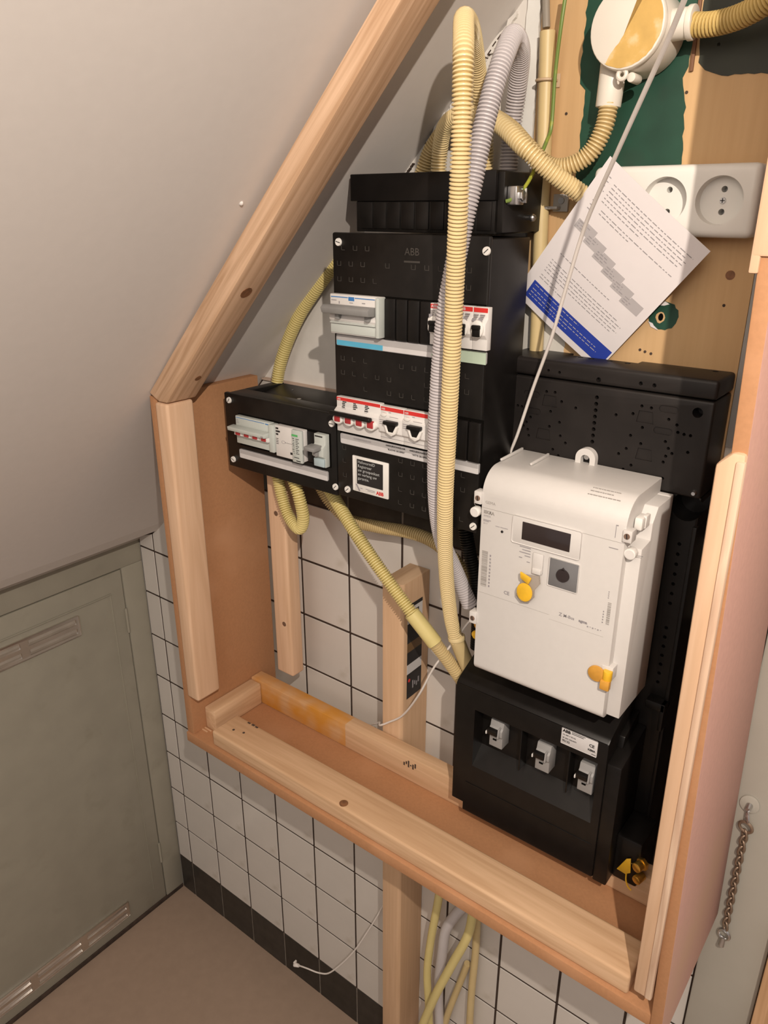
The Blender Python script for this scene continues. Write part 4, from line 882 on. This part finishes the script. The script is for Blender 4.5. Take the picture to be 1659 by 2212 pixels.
# ---------------------------------------------------------------- junction box, sockets, pipes on the board
jx = thing('junction_box', (0.968, -0.03, 1.80), 'round cream junction box with a tan paint smear on its lid', 'junction box')
JC = Vector((0.9640, 0.0, 1.8360)); ax = Vector((-0.02, -1.0, 0.03)).normalized()
b_ = nb(); cyl(b_, JC + Vector((0, -0.0012, 0)), JC + ax * 0.050, 0.0385, 0.0375, 40, bev=0.003)
obj('body', b_, JBOX, jx)
l_ = nb(); cyl(l_, JC + ax * 0.0495, JC + ax * 0.0565, 0.0382, 0.0372, 44, bev=0.0018)
lo = obj('lid', l_, JBOX, jx)
ux = Vector((1, 0, 0)); ux = (ux - ax * ux.dot(ax)).normalized(); uz = ux.cross(ax) * 1.0
if uz.z < 0: uz = -uz
sm = nb()
edge = [(0.019, 0.030), (0.012, 0.026), (0.010, 0.016), (0.004, 0.006), (0.000, -0.004), (-0.006, -0.014), (-0.014, -0.0225), (-0.0175, -0.030)]
arc_ = [(0.0355 * math.cos(a), 0.0355 * math.sin(a)) for a in [math.radians(-122 + k * 12) for k in range(17)]]
P2 = jag(edge + arc_, 0.0004, 3, 0.003)
vv = [sm.verts.new(JC + ax * 0.0568 + ux * p[0] + uz * p[1]) for p in P2]; f_ = sm.faces.new(vv)
ex = bmesh.ops.extrude_face_region(sm, geom=[f_]); bmesh.ops.translate(sm, verts=[v for v in ex['geom'] if isinstance(v, bmesh.types.BMVert)], vec=-ax * 0.0006)
obj('paint_smear', sm, TANP, lo, smooth=False)
def ring(bm, c, ax_, r, t, n=20, m=8):
    a1 = ax_.orthogonal().normalized(); a2 = ax_.cross(a1)
    V = [[bm.verts.new(c + (a1 * math.cos(2 * PI * i / n) + a2 * math.sin(2 * PI * i / n)) * (r + t * math.cos(2 * PI * j / m)) + ax_ * t * math.sin(2 * PI * j / m)) for j in range(m)] for i in range(n)]
    for i in range(n):
        for j in range(m): bm.faces.new((V[i][j], V[(i + 1) % n][j], V[(i + 1) % n][(j + 1) % m], V[i][(j + 1) % m]))
    return bm
g_ = nb(); ring(g_, JC + ax * 0.053 + Vector((-0.001, 0, -0.0405)), ax, 0.0042, 0.0022); cyl(g_, JC + ax * 0.050 + Vector((0.007, 0, -0.043)), JC + ax * 0.032 + Vector((0.007, 0, -0.043)), 0.0045, n=16, bev=0.0008)
obj('lid_lug', g_, JBOX, jx)
g_ = nb(); cyl(g_, (0.9430, -0.030, 1.815), (0.9412, -0.031, 1.7715), 0.0135, 0.0128, 26, bev=0.001); obj('spout', g_, JBOX, jx)
g_ = nb(); cyl(g_, (0.985, -0.030, 1.8380), (1.0185, -0.030, 1.8380), 0.0140, 0.0135, 26, bev=0.001); cyl(g_, (1.0135, -0.030, 1.8380), (1.0190, -0.030, 1.8380), 0.0152, 0.0150, 26, bev=0.0008); obj('spout', g_, JBOX, jx)

so_t = thing('triple_socket', (1.017, -0.0012, 1.647), 'white triple socket outlet strip behind the leaflet', 'socket')
b_ = B(0.9335, 1.1015, -0.0350, -0.0013, 1.6475, 1.7155, 0.007, 4)
c_ = nb(); SC = (0.963, 1.0125, 1.0665)
for x in SC: cyl(c_, (x, -0.05, 1.6820), (x, -0.0215, 1.6820), 0.0232, 0.0222, 40)
b_ = boolean(b_, c_)
c_ = nb()
for x in SC:
    for dz in (0.0105, -0.0105): cyl(c_, (x, -0.03, 1.6820 + dz), (x, -0.006, 1.6820 + dz), 0.0030, n=16)
b_ = boolean(b_, c_)
obj('housing', b_, SOCK, so_t)
for x in (SC[2],):
    s_ = nb(); cyl(s_, (x, -0.0215, 1.6820), (x, -0.0232, 1.6820), 0.0033, 0.0028, 16); s0 = obj('centre_screw', s_, STEEL, so_t)
    s_ = nb(); box(s_, x - 0.0022, x + 0.0022, -0.0236, -0.0231, 1.6816, 1.6824); box(s_, x - 0.0004, x + 0.0004, -0.0236, -0.0231, 1.6798, 1.6842); obj('slot', s_, INK, s0)

vp = thing('rigid_conduit', (0.866, -0.0103, 1.43), 'straight cream conduit pipe running down the left edge of the plywood board', 'pipe')
obj('tube', pipe(nb(), [(0.8555, -0.0105, 1.852), (0.8600, -0.0105, 1.760), (0.8640, -0.0105, 1.66), (0.8685, -0.0105, 1.55), (0.872, -0.0105, 1.43)], 0.0085), HOSED, vp)
s_ = nb(); prism(s_, [(0.8455, 1.7985), (0.8705, 1.7985), (0.8705, 1.8120), (0.8455, 1.8120)], 'y', -0.0030, -0.0014, 0.0004)
sweep(s_, catmull([(0.8480, -0.004, 1.8052), (0.8490, -0.0165, 1.8052), (0.8575, -0.0212, 1.8052), (0.8665, -0.0165, 1.8052), (0.8675, -0.004, 1.8052)], 0.001), 0.0016, 6)
obj('saddle_clip', s_, mat('clip_painted', (0.52, 0.38, 0.24), 0.5), vp)
wc = thing('pipe_bracket', (0.880, -0.002, 1.672), 'grey zinc bracket screwed to the plywood below the hoses', 'bracket')
s_ = nb(); box(s_, 0.8745, 0.8930, -0.0055, -0.0013, 1.671, 1.690, 0.001); box(s_, 0.8680, 0.8850, -0.0160, -0.0055, 1.6735, 1.6770, 0.0012); obj('plate', s_, mat('zinc_dull', (0.44, 0.42, 0.39), 0.45, metal=0.3), wc)
s_ = nb(); cyl(s_, (0.8850, -0.0050, 1.6830), (0.8850, -0.0072, 1.6830), 0.0042, 0.0036, 16); obj('screw', s_, STEEL, wc)
up = nb(); sweep(up, catmull([(0.8480, -0.006, 1.98), (0.8475, -0.006, 1.90), (0.8520, -0.007, 1.853)], 0.004), 0.0042, 10)
obj('cable', up, mat('cable_grey_brown', (0.27, 0.24, 0.20), 0.6), label='short grey brown cable entering the top of the cream conduit pipe', cat='cable')

# ---------------------------------------------------------------- leaflet
pf = thing('leaflet', (0.967, -0.011, 1.517), 'white printed leaflet with a blue band leaning against the sockets', 'leaflet')
Pt, Pr, Pb, Pl = Vector((0.961, -0.060, 1.724)), Vector((1.067, -0.0395, 1.635)), Vector((0.9496, -0.0077, 1.4964)), Vector((0.844, -0.0265, 1.5810))
def pq(u, v): return Pt * (1 - u) * (1 - v) + Pr * u * (1 - v) + Pb * u * v + Pl * (1 - u) * v
pn = (Pr - Pt).cross(Pl - Pt).normalized()
if pn.y > 0: pn = -pn
sh = nb(); n_ = 10
def bend(u, v): return pq(u, v) + pn * (0.004 * math.sin(PI * u) * 0.6 + 0.002 * math.sin(PI * v))
top_ = [[sh.verts.new(bend(i / n_, j / n_)) for j in range(n_ + 1)] for i in range(n_ + 1)]
bot_ = [[sh.verts.new(bend(i / n_, j / n_) - pn * 0.0005) for j in range(n_ + 1)] for i in range(n_ + 1)]
for i in range(n_):
    for j in range(n_):
        sh.faces.new((top_[i][j], top_[i + 1][j], top_[i + 1][j + 1], top_[i][j + 1])); sh.faces.new((bot_[i][j], bot_[i][j + 1], bot_[i + 1][j + 1], bot_[i + 1][j]))
for i in range(n_):
    for A, Bq in (((i, 0), (i + 1, 0)), ((i, n_), (i + 1, n_)), ((0, i), (0, i + 1)), ((n_, i), (n_, i + 1))):
        sh.faces.new((top_[A[0]][A[1]], bot_[A[0]][A[1]], bot_[Bq[0]][Bq[1]], top_[Bq[0]][Bq[1]]))
obj('sheet', sh, PAPER, pf)
def pr_rect(bm, u0, u1, v0, v1, h=0.00025, nu=4):
    for k in range(nu):
        a, b = u0 + (u1 - u0) * k / nu, u0 + (u1 - u0) * (k + 1) / nu
        vs_ = [bm.verts.new(bend(u, v) + pn * h) for u, v in ((a, v0), (b, v0), (b, v1), (a, v1))]; bm.faces.new(vs_)
def words(bm, u0, u1, v, th, rr):
    u = u0
    while u < u1:
        l = rr.uniform(0.012, 0.05); pr_rect(bm, u, min(u + l, u1), v, v + th, nu=1); u += l + 0.012
rr = random.Random(11); bl = nb(); pr_rect(bl, 0.083, 0.985, 0.832, 0.957, nu=8)
obj('blue_band', bl, BLUEP, pf, smooth=False)
tx = nb()
for v, u0, u1 in ((0.088, 0.15, 0.95), (0.110, 0.15, 0.90), (0.131, 0.15, 0.93), (0.152, 0.15, 0.92), (0.174, 0.15, 0.90), (0.196, 0.15, 0.55), (0.236, 0.19, 0.92), (0.256, 0.19, 0.50), (0.585, 0.13, 0.68), (0.650, 0.10, 0.84), (0.671, 0.10, 0.90), (0.692, 0.10, 0.88), (0.713, 0.10, 0.90), (0.734, 0.10, 0.85), (0.770, 0.10, 0.30), (0.790, 0.10, 0.36)): words(tx, u0, u1, v, 0.0045, rr)
for q in range(8): words(tx, 0.085, 0.085 + rr.uniform(0.02, 0.05), 0.075 + q * 0.026 + 0.02 * (q // 5), 0.0045, rr)
obj('text_lines', tx, INKG, pf, smooth=False, kind='stuff')
gb = nb(); gt = nb(); TW = nb()
for q in range(6):
    u0 = 0.087 + q * 0.131; v0 = 0.353 + q * 0.028
    pr_rect(gb, u0, u0 + 0.188, v0, v0 + 0.056); pr_rect(gb, u0 + 0.06, u0 + 0.188, v0 - 0.012, v0)
    for t_ in range(3): words(gt, u0 + 0.015, u0 + 0.015 + rr.uniform(0.05, 0.12), v0 + 0.006 + t_ * 0.016, 0.005, rr)
obj('grey_box', gb, BOXG, pf, smooth=False)
for v in gt.verts: v.co += pn * 0.0002
obj('box_text', gt, INKG, pf, smooth=False, kind='stuff')
for v, u0, u1 in ((0.848, 0.11, 0.62), (0.880, 0.11, 0.85), (0.903, 0.11, 0.88), (0.926, 0.11, 0.56)): words(TW, u0, u1, v, 0.005, rr)
for v in TW.verts: v.co += pn * 0.0002
obj('white_text', TW, BOXG, pf, smooth=False)

# ---------------------------------------------------------------- hoses and cables
RY, RG = 0.0098, 0.0108
def hose(name, P, R, m, label, grp='ribbed conduit hoses', extra=None, pitch=0.0036, depth=0.0029):
    b = corrugated(nb(), P, R, pitch, depth)
    if extra is None: return obj(name, b, m, label=label, cat='hose', group=grp, base=P[0])
    t = thing(name, P[0], label, 'hose', grp); obj('corrugated_tube', b, m, t)
    for nm, bm_, mm in extra: obj(nm, bm_, mm, t)
    return t
H1_ = [(0.7913, -0.0200,1.7152), (0.7947, -0.0300,1.7500), (0.8013, -0.0600,1.8071), (0.8287, -0.1200,1.8369), (0.8580, -0.1800,1.8371), (0.8803, -0.2150,1.8121), (0.8874, -0.2250,1.7853), (0.8878, -0.2250,1.7338), (0.8841, -0.2200,1.6875), (0.8734, -0.2050,1.6113), (0.8660, -0.1950,1.5359), (0.8546, -0.1800,1.4350), (0.8441, -0.1650,1.3444), (0.8257, -0.1300,1.2464), (0.8163, -0.1000,1.1625), (0.8182, -0.0850,1.1162)]
H1s_ = [(0.8180, -0.0850,1.1199), (0.8270, -0.0750,1.0846), (0.8386, -0.0680,1.0550)]
grey_ = [(0.8220, -0.0200,1.7125), (0.8233, -0.0200,1.7540), (0.8333, -0.0300,1.7987), (0.8510, -0.0600,1.8263), (0.8650, -0.1000,1.8337), (0.8738, -0.1300,1.8149), (0.8746, -0.1500,1.7832), (0.8730, -0.1650,1.7422), (0.8699, -0.1750,1.6966), (0.8649, -0.1800,1.6625), (0.8558, -0.1800,1.6179), (0.8459, -0.1780,1.5705), (0.8368, -0.1720,1.5094), (0.8283, -0.1630,1.4264), (0.8219, -0.1500,1.3465), (0.8162, -0.1250,1.2809), (0.8201, -0.0950,1.2245), (0.8378, -0.0850,1.1775)]
H4_ = [(0.7308, -0.0300, 1.7100), (0.7366, -0.0350, 1.7424), (0.7538, -0.0500, 1.7642), (0.7851, -0.0620, 1.7719), (0.8349, -0.0750, 1.7611), (0.8747, -0.0830, 1.7343), (0.9010, -0.0690, 1.7104), (0.9240, -0.0480, 1.6915), (0.9400, -0.0360, 1.6790), (0.9560, -0.0290, 1.6640)]
H5_ = [(0.6938, -0.0140, 1.7110), (0.7093, -0.0150, 1.7420), (0.7422, -0.0200, 1.7690), (0.7927, -0.0350, 1.7735), (0.8340, -0.0480, 1.7586), (0.8652, -0.0550, 1.7352), (0.8872, -0.0520, 1.7182), (0.9082, -0.0480, 1.7160), (0.9295, -0.0420, 1.7276), (0.9408, -0.0380, 1.7492), (0.9430, -0.0340, 1.7729), (0.9413, -0.0320, 1.7934)]
H6_ = [(0.4425, -0.0400,1.4180), (0.4474, -0.0360,1.4481), (0.4621, -0.0300,1.4879), (0.4870, -0.0250,1.5307), (0.5215, -0.0200,1.5722), (0.5529, -0.0160,1.6052), (0.585, -0.014,1.635)]
H7_ = [(0.5074, -0.1120,1.3040), (0.5164, -0.1140,1.2719), (0.5321, -0.1170,1.2428), (0.5564, -0.1200,1.2288), (0.5680, -0.1220,1.2496), (0.5632, -0.1240,1.2820), (0.5508, -0.1220,1.3070)]
H8_ = [(0.5939, -0.0900,1.2899), (0.6209, -0.0980,1.2697), (0.6611, -0.1050,1.2353), (0.7096, -0.1080,1.1923), (0.7567, -0.1050,1.1456)]
H8s_ = [(0.7551, -0.1050,1.1472), (0.7751, -0.1000,1.1246), (0.7903, -0.0950,1.1054)]
H8e_ = [(0.7887, -0.0950,1.1063), (0.8041, -0.0850,1.0807), (0.8234, -0.0700,1.0420)]
H9_ = [(0.5458, -0.0600,1.2780), (0.5615, -0.0550,1.2535), (0.5906, -0.0480,1.2300), (0.6389, -0.0400,1.2274), (0.6875, -0.0350,1.2309), (0.7272, -0.0320,1.2293), (0.7619, -0.0350,1.2202), (0.7972, -0.0400,1.1997), (0.8246, -0.0450,1.1704)]
Hr_ = [(1.0109, -0.0300,1.8371), (1.0339, -0.0340,1.8338), (1.0579, -0.0400,1.8348), (1.0810, -0.0500,1.8398), (1.1002, -0.0600,1.8491)]
L1_ = [(0.7825, -0.0450,0.6171), (0.7777, -0.0450,0.5607), (0.7658, -0.0450,0.4632), (0.7600, -0.0450,0.3767), (0.7653, -0.0450,0.2954), (0.7707, -0.0450,0.2110)]
L2_ = [(0.8449, -0.0400,0.5929), (0.8430, -0.0500,0.5372), (0.8201, -0.0600,0.4578), (0.7925, -0.0650,0.3650), (0.7664, -0.0650,0.2625), (0.7498, -0.0650,0.1891)]
L3_ = [(0.8183, -0.0200,0.5613), (0.8038, -0.0250,0.5338), (0.7866, -0.0300,0.4870), (0.7809, -0.0300,0.4253), (0.7725, -0.0250,0.3294), (0.7778, -0.0250,0.2305), (0.7814, -0.0250,0.1840)]
L4_ = [(0.8421, -0.0200,0.5513), (0.8429, -0.0200,0.4636), (0.8401, -0.0200,0.3684), (0.8402, -0.0200,0.2452)]
L5_ = [(0.8240, -0.0120, 0.4150), (0.8120, -0.0150, 0.3580), (0.7930, -0.0180, 0.2692), (0.7827, -0.0180, 0.2057)]
cord_ = [(1.1105, -0.3200,1.8000), (1.0903, -0.2900,1.7792), (1.0680, -0.2600,1.7567), (1.0281, -0.2100,1.7128), (0.9865, -0.1600,1.6627), (0.9592, -0.1300,1.6063), (0.9343, -0.1050,1.5458), (0.9042, -0.0800,1.4819), (0.8817, -0.0660,1.4224), (0.8692, -0.0620,1.3866)]
cord2_ = [(0.8434, -0.0700,1.1729), (0.8290, -0.0800,1.1421), (0.8035, -0.0850,1.0957), (0.7843, -0.0900,1.0599), (0.7609, -0.0900,1.0063), (0.7229, -0.0780,0.9448), (0.6927, -0.0755, 0.9154), (0.6745, -0.0755, 0.9010), (0.6600, -0.0600, 0.8900), (0.6106, -0.0200,0.8057)]
cord3_ = [(0.6429, -0.0100,0.4646), (0.6328, -0.0200,0.4185), (0.6093, -0.0300,0.3553), (0.5744, -0.0400,0.2746), (0.5243, -0.0500,0.1915), (0.4953, -0.0550,0.1691), (0.4593, -0.0600,0.1606), (0.4312, -0.0600,0.1479)]
green_ = [(0.8837, -0.0300,1.8825), (0.8806, -0.0300,1.8503), (0.8755, -0.0250,1.8090), (0.8740, -0.0220,1.7605), (0.8739, -0.0300,1.7440), (0.8754, -0.0600,1.7105), (0.8762, -0.0850,1.6916), (0.8701, -0.0980,1.6828), (0.8646, -0.1000,1.6815)]

e_ = nb(); pipe(e_, H1s_, RY + 0.0008); e2 = nb(); cyl(e2, Vector(H1s_[0]) + Vector((-0.0006, 0, 0.004)), Vector(H1s_[0]) - Vector((-0.0006, 0, 0.002)), RY + 0.0022, n=22, bev=0.0006)
hose('conduit_hose', H1_, RY, HOSEY, 'long cream ribbed hose hanging in front of the large distribution board', extra=[('smooth_sleeve', e_, HOSED), ('sleeve_rim', e2, HOSEY)])
hose('conduit_hose', grey_, RG, HOSEG, 'grey ribbed hose running down behind the long cream hose')
hose('conduit_hose', H4_, RY, HOSEY, 'cream ribbed hose sloping down behind the leaflet from the cable entry box')
hose('conduit_hose', H5_, RY, HOSED, 'cream ribbed hose curving up into the underside of the round junction box')
hose('conduit_hose', H6_, RY, HOSEL, 'yellowish ribbed hose rising left of the large distribution board')
hose('conduit_hose', H7_, RY - 0.0004, HOSEL, 'short looped cream hose under the small breaker box')
e_ = nb(); pipe(e_, H8s_, RY + 0.0016); e2 = corrugated(nb(), H8e_, RY)
hose('conduit_hose', H8_, RY, HOSEL, 'cream hose crossing diagonally before the post with a smooth coupler', extra=[('coupler', e_, HOSEL), ('lower_tube', e2, HOSED)])
hose('conduit_hose', H9_, RY, HOSED, 'cream hose running along the tiles under the large distribution board')
hose('conduit_hose', Hr_, RY + 0.001, HOSEO, 'dirty ochre hose leaving the right side of the round junction box')
hose('conduit_hose', [(0.800, -0.060, 1.305), (0.809, -0.060, 1.275), (0.818, -0.060, 1.240), (0.829, -0.060, 1.205), (0.836, -0.060, 1.16), (0.837, -0.060, 1.10)], RY, HOSEB, 'black ribbed hose in the gap left of the white meter')
def cable(name, P, R, m, label, cat='cable'): return obj(name, pipe(nb(), P, R), m, label=label, cat=cat, base=P[-1], group='cables under the shelf')
cable('cable', L1_, 0.0072, HOSEL, 'leftmost yellow cable below the shelf, nearest the post')
cable('cable', L2_, 0.0078, HOSEL, 'yellow cable crossing diagonally before the others below the shelf')
cable('cable', L3_, 0.0095, HOSEG, 'thick pale grey cable below the shelf')
cable('cable', L4_, 0.0066, HOSED, 'rightmost yellow cable below the shelf, straight down the tiles')
cable('cable', L5_, 0.0062, HOSED, 'short yellow cable below the shelf, lowest behind the diagonal one')
cd = thing('white_cord', cord3_[-1], 'thin white cord running over the leaflet, past the post and below the shelf', 'cord')
mid_ = [(0.8600, -0.064, 1.33), (0.8520, -0.066, 1.25)]
low_ = [(0.6105, -0.040, 0.83), (0.628, -0.030, 0.72), (0.646, -0.020, 0.56)]
obj('cord', sweep(nb(), catmull(cord_ + mid_ + cord2_[:-1] + low_ + cord3_, 0.005), lambda i: 0.0019 if i < 110 else 0.0016, 10), CORD, cd)
pl_ = nb(); e0 = Vector(cord3_[-1]); cyl(pl_, e0 + Vector((0.006, 0.001, 0.0005)), e0 + Vector((-0.006, -0.001, -0.003)), 0.0034, 0.0048, 12, bev=0.0006); box(pl_, e0.x - 0.0065, e0.x - 0.0030, e0.y - 0.004, e0.y + 0.004, e0.z + 0.001, e0.z + 0.007, 0.0008)
obj('plug', pl_, CORD, cd)
obj('earth_wire', pipe(nb(), green_, 0.0020, 10, 0.004), WIREG, label='green and yellow earth wire curving down to the clamp on the black entry box', cat='wire', base=green_[-1])

# ---------------------------------------------------------------- door chain on the painted jamb
ch = thing('door_chain', (1.206, -0.018, 0.765), 'brownish metal door chain hanging on the grey painted jamb', 'chain')
p_ = nb(); prism(p_, [(1.2045 + 0.0115 * math.cos(2 * PI * k / 24), 0.9945 + 0.0125 * math.sin(2 * PI * k / 24)) for k in range(24)], 'y', -0.0150, -0.0122, 0.0008); obj('rose', p_, JAMB, ch)
p_ = nb(); cyl(p_, (1.2048, -0.0145, 0.994), (1.2048, -0.022, 0.992), 0.0042, 0.003, 14); ring(p_, Vector((1.2055, -0.0200, 0.9810)), Vector((0.9, 0.35, 0.1)).normalized(), 0.0070, 0.0016); obj('eye', p_, STEEL, ch)
ring_ = nb(); ring(ring_, Vector((1.2065, -0.0205, 0.9650)), Vector((0.15, 1, 0.1)).normalized(), 0.0078, 0.0019); obj('split_ring', ring_, RUST, ch)
lk_ = nb(); n_, m_ = 16, 6
V = [[None] * m_ for _ in range(n_)]
for i in range(n_):
    a = 2 * PI * i / n_; cx, cz = 0.0042 * math.cos(a), 0.0075 * math.sin(a); nx, nz = math.cos(a), math.sin(a)
    for j in range(m_):
        b = 2 * PI * j / m_; V[i][j] = lk_.verts.new((cx + nx * 0.0016 * math.cos(b), 0.0016 * math.sin(b), cz + nz * 0.0016 * math.cos(b)))
for i in range(n_):
    for j in range(m_): lk_.faces.new((V[i][j], V[(i + 1) % n_][j], V[(i + 1) % n_][(j + 1) % m_], V[i][(j + 1) % m_]))
lme = bpy.data.meshes.new('link'); lk_.to_mesh(lme); lk_.free(); lme.materials.append(RUST); lme.polygons.foreach_set('use_smooth', [True] * len(lme.polygons))
z = 0.9520; k = 0
while z > 0.792:
    o = bpy.data.objects.new('link', lme); COL.objects.link(o); o.parent = ch
    o.location = Vector((1.2068 + (0.952 - z) * 0.012, -0.0185, z)) - ORG['door_chain']; o.rotation_euler = (0.12, 0.0, 0.75 if k % 2 else -0.75); z -= 0.0086; k += 1
p_ = nb(); ring(p_, Vector((1.2092, -0.0195, 0.7835)), Vector((0.2, 1, 0.0)).normalized(), 0.0072, 0.0019); cyl(p_, (1.2090, -0.0190, 0.7775), (1.2085, -0.0205, 0.7640), 0.0032, 0.0042, 14); obj('end_fitting', p_, STEEL, ch)
